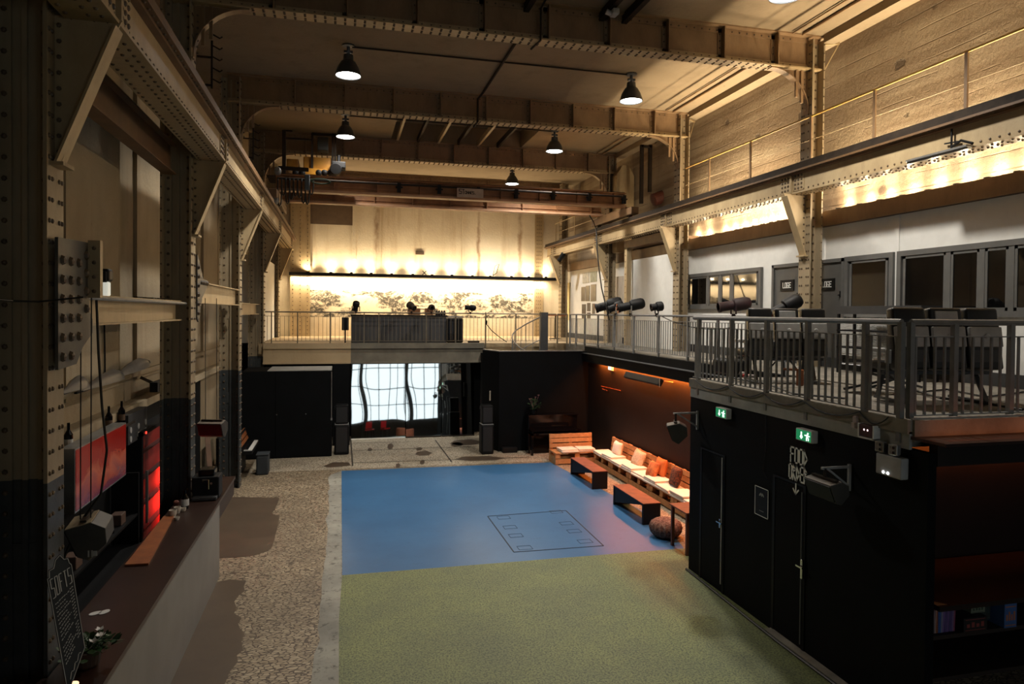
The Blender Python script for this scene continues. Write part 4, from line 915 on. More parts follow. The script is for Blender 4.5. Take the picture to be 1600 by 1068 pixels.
# radiator with perforated cover, black rack and dark shelf
y1,y0=yx(1320,500),yx(1400,500); t=thing('radiator','white perforated radiator under the small dark window','radiator',(9.35,(y0+y1)/2,MZ+.3))
m=MB(); m.box(9.36,9.44,y0,y1,MZ+.28,MZ+.98); m.build('body',WHITE,t)
m=MB()
for i in range(18): z=MZ+.32+i*.036; m.box(9.345,9.36,y0+.03,y1-.03,z,z+.016)
for i in range(30): y=y0+.03+(y1-y0-.06)*i/29; m.box(9.35,9.36,y-.008,y+.008,MZ+.31,MZ+.95)
m.build('grille',mat('radiator white',(.62,.62,.60)),t)
t=thing('rack_table','black metal rack with dark board on top, in front of the radiator','table',(8.9,9.6,MZ))
a,c=at(1318,470,x=8.9).y,at(1452,470,x=8.9).y; m=MB(); m.box(8.75,9.15,c,a,MZ+1.06,MZ+1.2); m.build('board',CHAR,t)
for x in (8.78,9.12):
    for y in (c+.05,a-.03): MB().box(x-.02,x+.02,y-.02,y+.02,MZ,MZ+1.06).build('leg',BLACK,t)
for z in (.45,.75): MB().box(8.76,9.14,c+.05,a,MZ+z,MZ+z+.03).build('shelf',BLACK,t)
# small things on the balcony floor
for i,(u,v,cl_) in enumerate(((1158,583,(.5,.45,.42)),(1166,587,(.45,.03,.03)),(1174,588,(.4,.35,.33)))):
    c=at(u,v,z=MZ+.03); m=MB(); m.rbox((c.x,c.y,MZ+.035),(.10,.08,.05),.02); tag(m.build('cloth_rag',mat('rag %d'%i,cl_,rough=.9)),'crumpled %s rag on the balcony floor behind the railing'%['white','red','grey'][i],'rag','rags on the balcony floor')
c=at(1250,592,z=MZ+.1); m=MB(); m.rbox((c.x,c.y,MZ+.12),(.09,.07,.24),.015); m.bar((c.x-.3,c.y,MZ+.25),(c.x+.03,c.y,MZ+.23),.05,.03); tag(m.build('wooden_mallet',ORWOOD),'orange brown wooden block and stick beside the farther seats','tool')
m=MB(); m.bar(Vector((6.0,8.75,MZ+.02)),Vector((6.25,8.9,MZ+.03)),.03); tag(m.build('metal_rod',GALV),'short shiny metal rod leaning on the balcony floor edge','rod')
for i,(pp,lab) in enumerate((([(1130,556),(1145,590),(1200,600),(1240,615),(1320,622)],'long black cable snaking over the balcony floor under the farther seats'),([(1380,602),(1440,612),(1480,608),(1540,620),(1600,612)],'black cable lying behind the nearest seat row'),([(1420,606),(1470,622),(1530,628),(1598,640)],'thick black cable curving to the right edge of the balcony'))):
    cablem('floor_cable',lab,[tuple(at(u,v,z=MZ+.02)) for u,v in pp],.014)
c=at(1105,562,z=MZ+.12); m=MB(); m.rbox((6.6,10.6,MZ+.14),(.5,.5,.26),.06) ; tag(m.build('equipment_bag',BLACK),'soft black bag on the balcony floor behind the corner posts','bag')
# ------------------------------------------------------------------ black food order wall
XW=5.6
def wy(u,v=700): return at(u,v,x=XW).y
WHT=mat('white tape',(.92,.92,.89),(.86,.86,.83),rough=.7)
def wdoor(name,u0,u1,zt,seam_h,hz):
    y1,y0=wy(u0),wy(u1); m=MB(); m.box(XW-.012,XW,y0-.05,y0,0,zt).box(XW-.012,XW,y1,y1+.05,0,zt).box(XW-.012,XW,y0-.05,y1+.05,zt,zt+.03); f=m.build(name,BLACK,kind='structure')
    MB().box(XW-.008,XW,y0+.01,y1-.01,.04,zt-.01).build('door_leaf',BLACKWALL,f)
    return f,y0,y1
f,y0,y1=wdoor('door_4',1098,1131,2.06,1,1)
MB().box(XW-.03,XW-.02,wy(1131)-.012,wy(1131)+.012,.14,2.05).build('door_edge_strip',mat('bare aluminium',(.32,.32,.30)),f)
m=MB(); yy=wy(1131)+.03; m.rbox((XW-.03,yy,1.05),(.02,.03,.14),.005); m.bar((XW-.06,yy+.05,1.07),(XW-.06,yy-.09,1.07),.018); m.build('door_handle',CHROME,f)
f,y0,y1=wdoor('door_5',1213,1257,2.06,1,1)
m=MB(); yy=wy(1256,884); m.rbox((XW-.03,yy,1.05),(.02,.04,.24),.005); m.bar((XW-.06,yy+.07,1.08),(XW-.06,yy-.05,1.08),.02); m.build('door_handle',CHROME,f)
MB().box(XW-.03,XW-.02,wy(1257)-.006,wy(1257)+.006,.1,2.0).build('door_edge_strip',mat('dull aluminium',(.12,.12,.11)),f)
def exit_sign(label,loc,face,on=True):
    """loc is the centre; face is the yaw of the outward normal"""
    t=thing('exit_sign',label,'sign',loc,'green exit signs'); M=RZ(face); c=Vector(loc)
    m=MB(); m.rbox(c,(.09,.30,.15),.01,2,M); m.build('casing',WHITE,t)
    G=mat('lit exit green',(.01,.20,.075),(.01,.20,.075),emit=.9); Wt=mat('lit exit white',(.75,1,.85),(.75,1,.85),emit=1.5)
    m=MB(); m.obox(c+M@Vector((.047,0,0)),(.004,.27,.125),M); p=m.build('sign_face',G,t)
    m=MB()
    for y,z,sy,sz in ((.085,.035,.022,.022),(.075,.0,.03,.045),(.062,-.035,.016,.04),(.095,-.035,.016,.035),(.045,.008,.04,.014),(.105,.005,.03,.012)): m.obox(c+M@Vector((.051,y,z)),(.004,sy,sz),M)
    m.build('pictogram',Wt,p); m=MB(); q=c+M@Vector((.051,-.035,0)); m.obox(q+M@Vector((0,0,.012)),(.004,.022,.06),M); m.obox(q+M@Vector((0,.0,-.02)),(.004,.04,.04),M@RX(math.pi/4)); m.build('arrow',Wt,p)
    return t
exit_sign('green lit exit sign high on the black wall near its far corner',(XW-.05,9.12,2.735),math.pi)
exit_sign('green lit exit sign directly above the FOOD ORDER lettering',(XW-.05,7.24,2.73),math.pi)
t=thing('exit_sign','warm white lit box sign on the orange lit lounge wall','sign',(7.46,18.7,2.5)); c=at(954,574,x=7.45)
m=MB(); m.rbox((7.46,c.y,c.z),(.07,.26,.16),.01); m.build('casing',WHITE,t); m=MB(); m.box(7.42,7.424,c.y-.11,c.y+.11,c.z-.06,c.z+.06); m.build('sign_face',mat('lit cream',(1,.85,.6),(1,.85,.6),emit=2),t)
# FOOD ORDER and the arrow in white tape
t=thing('wall_lettering','white tape letters reading FOOD ORDER with a down arrow on the black wall','lettering',(XW,7.5,2.3))
ux,uy=(0,-1,0),(0,0,1)
ya_,yb_=wy(1236),wy(1262); w=(ya_-yb_)/(4+3*.42)
m=MB(); m.strokes('FOOD',(XW-.002,ya_,2.335),ux,uy,.185,w=w,gap=.42,thick=.021); m.build('first_word',WHT,t)
ya_,yb_=wy(1234),wy(1262); w=(ya_-yb_)/(5+4*.42); m=MB(); m.strokes('ORDER',(XW-.002,ya_,2.115),ux,uy,.185,w=w,gap=.42,thick=.021); m.build('second_word',WHT,t)
m=MB(); m.strokes('v',(XW-.013,wy(1242),1.945),ux,uy,.125,w=.10,thick=.02); m.build('arrow',WHT,t)
# poster frame
y1,y0=wy(1182),wy(1203); t=thing('framed_notice','thin white outlined black notice between the two black doors','poster',(XW,(y0+y1)/2,1.46))
MB().box(XW-.012,XW,y0,y1,1.45,1.845).build('board',BLACK,t)
m=MB(); 
for r in ((y0,y0+.008,1.45,1.845),(y1-.008,y1,1.45,1.845),(y0,y1,1.45,1.458),(y0,y1,1.837,1.845)): m.box(XW-.016,XW-.011,*r)
m.build('outline',WHT,t)
m=MB(); yc=(y0+y1)/2
for i in range(5): m.obox((XW-.013,yc+.04-.02*i,1.74+.012*(i%2)),(.003,.016,.035),RX(.5-.25*i))
for i in range(3): m.box(XW-.014,XW-.012,yc-.05+.01*i,yc+.05-.01*i,1.52+.05*i,1.526+.05*i) if i<1 else None
m.build('emblem',mat('grey print',(.35,.35,.34)),t)
# wedge loudspeakers on brackets and cables
def wedge(label,loc,rz,tilt,mount,L=.5,s=1.0,top=None):
    t=thing('hanging_speaker',label,'speaker',loc,'wedge loudspeakers'); c=Vector(loc); M=RZ(rz)@RY(tilt)
    prof=[(-.16,.10),(.05,.15),(.16,.09),(.17,-.05),(.03,-.19),(-.06,-.15)]
    prof=[(a*s,d*s) for a,d in prof]; n=len(prof)
    m=MB(); vs=[c+M@Vector((x,k*L/2,z)) for k in (-1,1) for x,z in prof]
    m.add(vs,[tuple(range(n-1,-1,-1)),tuple(range(n,2*n))]+[(i,(i+1)%n,n+(i+1)%n,n+i) for i in range(n)]); m.build('cabinet',mat('dark olive speaker paint',(.045,.042,.035),(.03,.028,.024),rough=.5),t,bevel=.006)
    p0,p1=prof[0],prof[1]; m=MB(); ang=math.atan2(p1[1]-p0[1],p1[0]-p0[0]); m.obox(c+M@Vector(((p0[0]+p1[0])/2,0,(p0[1]+p1[1])/2+.004)),(math.hypot(p1[0]-p0[0],p1[1]-p0[1])*.96,L*.98,.008),M@RY(-ang)); m.build('top_plate',top or mat('brown grey plate',(.16,.13,.10)),t)
    p0,p1=prof[5],prof[0]; m=MB(); ang=math.atan2(p1[1]-p0[1],p1[0]-p0[0]); m.obox(c+M@Vector(((p0[0]+p1[0])/2-.006,0,(p0[1]+p1[1])/2)),(math.hypot(p1[0]-p0[0],p1[1]-p0[1])*.94,L*.95,.006),M@RY(-ang)); m.build('grille',BLACK,t)
    m=MB(); m.obox(c+M@Vector((-.02,0,.16*s)),(.05,L*.85,.02),M); m.obox(c+M@Vector((-.02,0,.145*s)),(.04,.06,.04),M); m.build('yoke',DARKSTEEL,t)
    if mount=='bracket':
        x0=loc[0]; y=loc[1]; z=loc[2]+.3*s; m=MB(); m.bar((XW-.015,y,z),(x0-.06,y,z),.025); m.bar((XW-.015,y,z+.03),(XW-.015,y,z-.27),.03); m.bar((XW-.02,y,z-.22),(x0-.0,y,z),.022); m.build('wall_bracket',mat('pale grey bracket',(.40,.40,.39)),t); m=MB(); m.bar((x0-.02,y,z),(x0-.02,y,loc[2]+.14*s),.025); m.build('drop_rod',DARKSTEEL,t)
    return t
wedge('wedge loudspeaker on a white wall bracket at the far corner of the black wall',(5.22,9.95,2.33),math.radians(-25),0,'bracket',L=.30,s=.95)
wedge('long wedge loudspeaker on a white bracket right of the FOOD ORDER lettering',(5.28,6.55,2.27),math.radians(0),0,'bracket',L=.44,s=.75)
t=wedge('grey wedge loudspeaker hanging on cables before the red poster, beige top',(-2.24,7.05,2.13),math.radians(8),0,'cable',L=.42,s=1.0,top=mat('beige plate',(.30,.24,.15)))
m=MB(); m.strokes('II',(-2.19,6.835,1.985),(1,0,0),(0,0,1),.045,thick=.012,ratio=.5) ; m.obox((-2.13,6.833,2.007),(.04,.004,.045)); m.build('label_patch',mat('grey white label',(.45,.45,.43)),t)
for dx in (-.035,.05): cablem('suspension_cable','steel cable holding the grey wedge loudspeaker, %s'%('left one' if dx<0 else 'right one'),[(-2.25+dx,6.98,4.30),(-2.27+dx,7.02,2.27)],.006)
cablem('suspension_cable','black power cable hanging past the slate gusset to the grey loudspeaker',[(-2.15,6.95,4.28),(-2.14,6.97,3.8),(-2.12,7.0,3.3),(-2.08,7.0,2.9),(-2.13,7.0,2.5),(-2.33,7.0,2.2),(-2.42,6.98,1.95),(-2.45,6.82,1.24)],.012)
wedge('dark wedge loudspeaker hanging on two wires beside the second left column',(-2.12,12.6,2.18),math.radians(75),0,'cable',L=.42,s=.85)
for dx in (-.1,.08): cablem('suspension_cable','thin wire holding the dark wedge loudspeaker, %s'%('left wire' if dx<0 else 'right wire'),[(-2.14+dx,12.6,4.4),(-2.13+dx,12.6,2.3)],.006)
# emergency light and sockets at the balcony corner
t=thing('emergency_light','grey twin head emergency light box at the corner of the black wall','lamp',(XW-.06,5.9,2.55))
m=MB(); m.rbox((XW-.05,5.9,2.65),(.10,.34,.22),.015); m.build('body',mat('light grey casing',(.42,.43,.43),rough=.45),t)
for y in (6.02,5.84): m=MB(); m.rbox((XW-.08,y,2.83),(.07,.10,.11),.012,3,RZ(.25)); h=m.build('lamp_head',GALV,t); m=MB(); [m.lathe([(.014,0),(.016,.004)],(XW-.116,y+a,2.83+b_),RY(-math.pi/2),8) for a in (-.025,.025) for b_ in (-.025,.025)]; m.build('led_eye',BLACK,h)
m=MB()
for y in (5.96,5.90): m.lathe([(0,.0),(.012,.0),(.012,.006),(0,.006)],(XW-.10,y,2.575),RY(-math.pi/2),10,cap=False)
m.build('indicator',mat('lit indicator',(1,1,1),(1,1,1),emit=12),t)
t=thing('socket_box','small dark red lit control box on the balcony edge beside the emergency light','switch box',(XW-.03,6.25,2.95))
m=MB(); m.rbox((XW-.055,6.22,2.96),(.08,.20,.13),.008); m.build('casing',mat('dark red box',(.06,.008,.01)),t); MB().box(XW-.10,XW-.015,6.105,6.12,2.88,3.03).box(XW-.10,XW-.015,6.32,6.335,2.88,3.03).box(XW-.10,XW-.015,6.105,6.335,2.875,2.89).build('frame',WHITE,t)
m=MB(); [m.obox((XW-.097,6.22+a,2.97),(.004,.014,.018)) for a in (-.025,.025)]; m.build('indicator',mat('lit pink',(1,.75,.75),(1,.75,.75),emit=2),t)
m=MB(); m.rbox((XW-.05,6.42,3.02),(.05,.06,.14),.02); m.rbox((XW-.08,6.42,2.99),(.02,.05,.06),.008); tag(m.build('door_buzzer',mat('off white red',(.5,.4,.38))),'small white and red buzzer left of the dark red control box','buzzer')
cablem('wall_cable','thin cable running down the black wall from the balcony edge',[(XW-.015,wy(1198,640),2.85),(XW-.015,wy(1198,690),2.4),(XW-.015,wy(1194,730),2.1),(XW-.015,wy(1200,748),2.0)],.005)
b=MB(); b.tube([(5.53,10.15,.02),(5.5,9.2,.02),(5.47,8.3,.02),(5.45,7.6,.02),(5.46,6.5,.02),(5.47,5.6,.02)],.018,6); tag(b.build('floor_cable',RUBBER),'long black cable along the foot of the black wall','cable')
# ------------------------------------------------------------------ lounge wall fittings
t=thing('infrared_heater','long black heater hanging under the pelmet on the orange wall','heater',(7.2,16,2.45))
a,c=at(978,585,x=7.15),at(1033,598,x=7.15); m=MB(); M_=RY(.5); m.rbox((7.15,(a.y+c.y)/2,(a.z+c.z)/2),(.10,a.y-c.y,.17),.04,3,M_); m.build('reflector',BLACK,t)
m=MB()
for f_ in (.35,.95): y=a.y+(c.y-a.y)*f_; m.bar((7.5,y,2.62),(7.17,y,(a.z+c.z)/2+.05),.02); 
m.bar((7.12,c.y+.02,(a.z+c.z)/2+.1),(7.1,c.y-.02,(a.z+c.z)/2-.1),.012); m.build('arm',mat('pale arm',(.45,.3,.2)),t)
t=thing('wall_rail','narrow shiny rail on the black lounge wall below the lit sign','rail',(7.47,18,2.3)); a,c=at(940,603,x=7.46),at(970,610,x=7.46)
m=MB(); m.tube([(7.45,a.y,a.z),(7.45,c.y,c.z)],.012,6); m.tube([(7.45,at(942,606,x=7.46).y,a.z-.07),(7.45,at(950,607.5,x=7.46).y,a.z-.08)],.02,6); m.build('bar',mat('copper red rod',(.6,.2,.12),rough=.25,metal=.6),t)
m=MB(); m.bar((7.45,a.y-.2,a.z),(7.5,a.y-.2,a.z),.015); m.build('stub',BLACK,t)
# ------------------------------------------------------------------ pallet lounge
def pallet_bench(label,loc,rz,L=1.2,D=.62,legs=True):
    """seat faces -y, back at +y"""
    t=thing('pallet_bench',label,'bench',(0,0,0),'pallet benches')
    m=MB()
    for i in range(4): y=-D/2+.05+(D-.1)*i/3; m.box(-L/2,L/2,y-.06,y+.06,.31,.33)
    for x in (-L/2+.05,0,L/2-.05): m.box(x-.05,x+.05,-D/2,D/2-.0,.29,.31)
    m.build('seat_deck',WOOD,t)
    for x in (-L/2+.07,0,L/2-.07):
        for y in (-D/2+.06,D/2-.06): MB().box(x-.07,x+.07,y-.05,y+.05,.20,.29).build('spacer_block',WOOD,t)
        MB().box(x-.07,x+.07,-D/2,D/2,.18,.20).build('runner',WOOD,t)
    m=MB(); m.box(-L/2,L/2,-D/2,-D/2+.02,.03,.16).box(-L/2,L/2,D/2-.02,D/2,.03,.16)
    for x in (-L/2+.05,L/2-.05): m.box(x-.05,x+.05,-D/2+.02,D/2-.02,0,.18)
    m.build('base_pallet',WOOD,t)
    m=MB(); Mb=RX(-.12)
    for z in (.43,.57,.70): m.obox((0,D/2-.05+(z-.43)*.12,z),(L,.02,.115),Mb)
    for x in (-L/2+.05,0,L/2-.05): m.obox((x,D/2-.025+.017,.55),(.09,.03,.42),Mb)
    m.build('backrest',WOOD,t)
    t.location=loc; t.rotation_euler=(0,0,rz); return t
pallet_bench('pallet bench alone at the far end, its back to the black piano',(6.42,18.30,0),0,L=1.28)
pb=pallet_bench('',(7.16,17.3,0),-math.pi/2,L=1.16,D=.56)
for i in range(5):
    o=pb if i==0 else dup(pb); o.location=(7.14,17.28-1.17*i,0)
    o['label']='pallet bench along the black lounge wall, %s from the corner bench'%ordn[i]
CREAM=mat('cream cotton',(.78,.72,.62),(.68,.62,.52),scale=7,rough=.9,bump=.35,bscale=70)
def pad(label,loc,rz,sx=.55,sy=.5,n=2,group='seat pads'):
    m=MB()
    for k in range(n): m.rbox((random.uniform(-.02,.02),random.uniform(-.02,.02),.024+.042*k),(sx-.02*k,sy-.02*k,.042),.018,3,RZ(random.uniform(-.05,.05)))
    o=m.build('seat_pad',CREAM,smooth=True,bevel=0); o.location=loc; o.rotation_euler=(0,0,rz); return tag(o,label,'cushion',group)
pad('pair of thin cream seat pads, left half of the lone corner bench',(6.20,18.20,.331),0,.5,.46); pad('pair of thin cream seat pads, right half of the lone corner bench',(6.73,18.20,.331),0,.5,.46)
for i in range(9):
    pad('cream seat pads stacked on the long pallet row, %s from the corner bench'%ordn[i],(7.05,17.55-.648*i,.331),math.pi/2+random.uniform(-.03,.03),.62,.47,3 if i%2 else 2)
def pillow(label,loc,rot,m_,sx=.42,sz=.42):
    mb=MB(); n=10; vs=[];fs=[]
    for s in (-1,1):
        for j in range(n+1):
            for i in range(n+1):
                u,v=i/n*2-1,j/n*2-1; k=(1-u**4)*(1-v**4); pin=1-.07*(abs(u*v)**1.5<.4)*(abs(u)+abs(v))/2*0
                e=1-.08*(u*u*(1-v*v)+v*v*(1-u*u))*0; vs.append((u*sx/2*(1-.06*(1-v*v)*0-.07*abs(u)*(1-abs(v))),s*(.085*k**.6+.004),v*sz/2*(1-.07*abs(v)*(1-abs(u)))))
    q=(n+1)**2
    for b_ in (0,q):
        for j in range(n):
            for i in range(n):
                a=b_+j*(n+1)+i; f=(a,a+1,a+n+2,a+n+1); fs.append(f if b_==0 else f[::-1])
    ed=[i for i in range(n+1)]+[j*(n+1)+n for j in range(1,n+1)]+[n*(n+1)+i for i in range(n-1,-1,-1)]+[j*(n+1) for j in range(n-1,0,-1)]
    for a,c in zip(ed,ed[1:]+ed[:1]): fs.append((c,a,a+q,c+q))
    mb.add(vs,fs); o=mb.build('throw_pillow',m_,smooth=True); o.location=loc; o.rotation_euler=rot; return tag(o,label,'pillow','throw pillows')
PAT=local_mat('dark patterned cloth',(.13,.035,.01),(.006,.004,.004),scale=22,rough=.9)
ORP=local_mat('orange embroidered cloth',(.55,.20,.06),(.30,.08,.025),scale=9,rough=.9)
BEI=local_mat('beige woven cloth',(.62,.50,.36),(.48,.37,.25),scale=20,rough=.95)
def pl(u,v,z=.62): p=at(u,v,z=z); return (7.26,p.y,z)
pillow('long cream pillow leaning at the far end of the pallet row',(7.20,17.0,.60),(-.25,0,-math.pi/2),CREAM,.50,.36)
pillow('fringed beige pillow leaning on the pallet row, second from the corner',(7.22,15.72,.60),(-.35,.12,-math.pi/2+.1),BEI,.48,.42)
pillow('orange plain pillow standing behind the embroidered one',(7.25,14.55,.64),(-.2,0,-math.pi/2),mat('plain orange cloth',(.55,.17,.04),(.45,.13,.03),rough=.9),.46,.42)
pillow('orange brown embroidered pillow lying against the plain orange one',(7.08,14.62,.58),(-.45,.0,-math.pi/2),ORP,.42,.38)
pillow('dark patterned pillow with orange leaves on the pallet row',(7.18,13.7,.62),(-.3,-.1,-math.pi/2-.1),PAT,.44,.42)
pillow('cream pillow at the near end of the pallet row beside the black wall',(7.18,12.6,.58),(-.4,0,-math.pi/2),CREAM,.44,.4)
# dark benches with rust brown tops
def slab_bench(label,y0,y1):
    t=thing('slab_bench',label,'bench',(6.03,(y0+y1)/2,0),'dark slab benches'); x0,x1=5.85,6.23
    MB().box(x0,x1,y0,y1,.415,.43).build('top_board',CORTEN,t)
    m=MB(); m.box(x0+.002,x1-.002,y0+.002,y1-.002,.375,.415); m.build('top_frame',BLACK,t)
    m=MB(); m.box(x0+.002,x1-.002,y0+.002,y0+.06,0,.375); m.build('end_slab',BLACK,t)
    m=MB(); m.box(x0+.002,x1-.002,y1-.06,y1-.002,0,.375); m.build('end_slab',BLACK,t)
    m=MB(); m.prism([(y1-.06,.375),(y0+.12,.375),(y1-.06,.06)],'x',x0+.01,x0+.04); m.build('side_gusset',BLACK,t)
slab_bench('dark slab bench nearer the corner pallet bench',15.3,16.92)
slab_bench('dark slab bench nearer the pouf and small table',12.5,14.04)
t=thing('side_table','narrow rust brown table with slim legs beside the black wall corner','table',(6.05,11.0,0))
MB().box(5.82,6.35,10.70,11.34,.735,.76).build('tabletop',CORTEN,t)
for x in (5.87,6.30):
    for y in (10.75,11.29): MB().box(x-.025,x+.025,y-.025,y+.025,0,.735).build('leg',mat('red brown leg',(.13,.04,.02)),t)
# pouf with ribs
def ribbed():
    m,tt,b_=nt('striped knitted wool'); tc=N(tt,'ShaderNodeTexCoord'); 
    c=ramp(tt,noise(tt,1,6,.7,None) if False else noise(tt,26,6,.7,tc.outputs['Object']),[(.35,(.05,.02,.015)),(.55,(.20,.09,.06)),(.7,(.35,.26,.2))]); tt.links.new(c,b_.inputs['Base Color']); b_.inputs['Roughness'].default_value=.95; return m
m=MB(); n=40; rings=[]; prof=[(0.02,.33),(.10,.335),(.2,.32),(.27,.27),(.30,.19),(.28,.10),(.22,.03),(.10,.0)]
vs=[];
for r,z in prof:
    for k in range(n): a=2*math.pi*k/n; rr=r*(1+(.05 if k%2 else -.04)); vs.append((rr*math.cos(a),rr*math.sin(a),z))
fs=[(j*n+i,(j+1)*n+i,(j+1)*n+(i+1)%n,j*n+(i+1)%n) for j in range(len(prof)-1) for i in range(n)]+[tuple(range(n)),tuple(len(vs)-1-i for i in range(n))]
m.add(vs,fs); o=m.build('pouf',ribbed(),smooth=True); o.location=(5.98,11.78,.0); tag(o,'round knitted brown pouf under the small table beside the dark bench','pouf')
# trap door outline on the blue floor
t=thing('floor_hatch','square trap door outline with recessed handles in the blue floor','hatch',(2.8,13.8,.004))
q=[at(u,v,z=.006) for u,v in ((762,806),(884,797),(943,852),(803,862))]; m=MB()
for a,c in zip(q,q[1:]+q[:1]): m.bar((a.x,a.y,.006),(c.x,c.y,.006),.02,.006)
m.build('seam',mat('dark seam',(.012,.02,.035)),t)
for u,v in ((787,808),(797,823),(806,836),(820,855),(869,799),(885,817),(897,829),(914,845)):
    a=at(u,v,z=.006); m=MB(); dx,dy=.13,.10
    for r in ((-dx,dx,-dy,-dy+.012),(-dx,dx,dy-.012,dy),(-dx,-dx+.012,-dy,dy),(dx-.012,dx,-dy,dy)): m.box(a.x+r[0],a.x+r[1],a.y+r[2],a.y+r[3],.004,.007)
    m.build('recessed_handle',mat('dark blue seam',(.03,.07,.13)),t)
# ------------------------------------------------------------------ pianos and stool
t=thing('upright_piano','glossy black upright piano against the black stairwell wall','piano',(6.2,19.7,0))
x0,x1=5.45,6.98; m=MB(); m.box(x0,x1,19.62,20.02,.0,1.12); m.build('case',BLACKGLOSS,t,bevel=.01)
MB().box(x0-.02,x1+.02,19.58,20.04,1.12,1.15).build('lid',BLACKGLOSS,t); m=MB(); m.box(x0,x1,19.28,19.62,.60,.66).box(x0,x1,19.30,19.62,.70,.735).box(x0,x0+.06,19.28,19.62,.60,.74).box(x1-.06,x1,19.28,19.62,.6,.74); m.build('key_bed',BLACKGLOSS,t)
for x in (x0+.04,x1-.04): MB().box(x-.035,x+.035,19.32,19.40,.0,.6).build('leg',BLACKGLOSS,t)
m=MB(); m.box(x0+.1,x1-.1,19.60,19.62,.1,.55); m.build('lower_panel',BLACKGLOSS,t)
def leafy(name,label,loc,n,r,h,pot,flowers=0,fcol=(.8,.78,.75),cat='plant'):
    t=thing(name,label,cat,loc); c=Vector(loc)
    m=MB(); m.lathe([(.07,0),(.085,.02),(.10,.13),(.11,.14),(.095,.14),(.09,.10)],c,None,18); m.lathe([(0,.12),(.09,.12)],c,None,18,cap=False); m.build('pot',pot,t)
    m=MB()
    for i in range(n):
        a=random.uniform(0,6.28); e=random.uniform(.15,1.3); d=Vector((math.cos(a)*math.cos(e),math.sin(a)*math.cos(e),math.sin(e)))
        p=c+Vector((0,0,.12)); L=r*random.uniform(.5,1); q=p+Vector((d.x*L,d.y*L,d.z*h)); side=Vector((-math.sin(a),math.cos(a),random.uniform(-.4,.4))).normalized(); s=random.uniform(.03,.05)
        up=Vector((d.x*.6,d.y*.6,random.uniform(-.2,.5)))*s*1.6
        m.add([q-up,q-up*.3+side*s*.6,q+up*.5+side*s*.5,q+up,q+up*.5-side*s*.5,q-up*.3-side*s*.6],[(0,1,2,3),(0,3,4,5)])
        if i%2==0: m.tube([p,(p+q)/2+Vector((0,0,.03)),q],.003,4)
    m.build('foliage',mat('dark green leaf',(.035,.085,.025),(.018,.045,.015),scale=14,rough=.5),t)
    for i in range(flowers):
        a=random.uniform(0,6.28); q=c+Vector((math.cos(a)*r*random.uniform(.2,.7),math.sin(a)*r*random.uniform(.2,.7),.12+h*random.uniform(.9,1.25))); m=MB()
        for k in range(5):
            b_=k*1.257+a; d=Vector((math.cos(b_),math.sin(b_),.8)).normalized(); w=Vector((-math.sin(b_),math.cos(b_),0)); m.add([q,q+d*.03+w*.016,q+d*.05,q+d*.03-w*.016],[(0,1,2,3)])
        m.tube([c+Vector((0,0,.13)),q],.003,4); m.build('flower',mat('petal %s'%label[:5],fcol,tuple(x*.85 for x in fcol),rough=.7),t)
    return t
leafy('potted_plant','leafy flowering plant on the left end of the black piano',(5.66,19.8,1.15),60,.26,.36,BLACK,4,(.5,.22,.22))
leafy('potted_cyclamen','white flowered cyclamen in a pot on the bar, below the chalkboard',(-2.03,6.36,1.22),110,.25,.11,mat('brown pot',(.05,.03,.02)),7)
t=thing('upright_piano','black upright piano with open wooden lid behind the third left column','piano',(-2.5,18.8,0))
MB().box(-2.95,-2.45,18.0,19.5,0,1.05).build('case',BLACK,t); m=MB(); m.box(-2.45,-2.12,18.02,19.48,.62,.70); m.build('key_bed',BLACK,t)
m=MB(); m.box(-2.32,-2.13,18.08,19.42,.70,.725); k=m.build('keys',mat('ivory keys',(.75,.75,.72),(.7,.7,.67),rough=.35),t)
for i in range(36):
    if i%7 not in (2,6): MB().box(-2.32,-2.22,18.1+i*.0365,18.12+i*.0365,.725,.735).build('black_key',BLACKGLOSS,k)
m=MB(); 
for z,x in ((.82,-2.40),(.93,-2.44),(1.02,-2.47)): m.obox((x,18.75,z),(.02,1.44,.085),RY(-.35))
m.build('music_panel',ORWOOD,t)
t=thing('piano_stool','dark round grey stool in front of the left piano keys','stool',(-1.92,18.6,0)); m=MB(); m.rbox((-1.92,18.62,.25),(.30,.40,.50),.04); m.build('body',mat('slate upholstery',(.028,.035,.042),rough=.7),t); m=MB(); m.rbox((-1.92,18.62,.515),(.31,.41,.035),.015); m.build('seat',mat('slate seat',(.035,.043,.05),rough=.6),t)
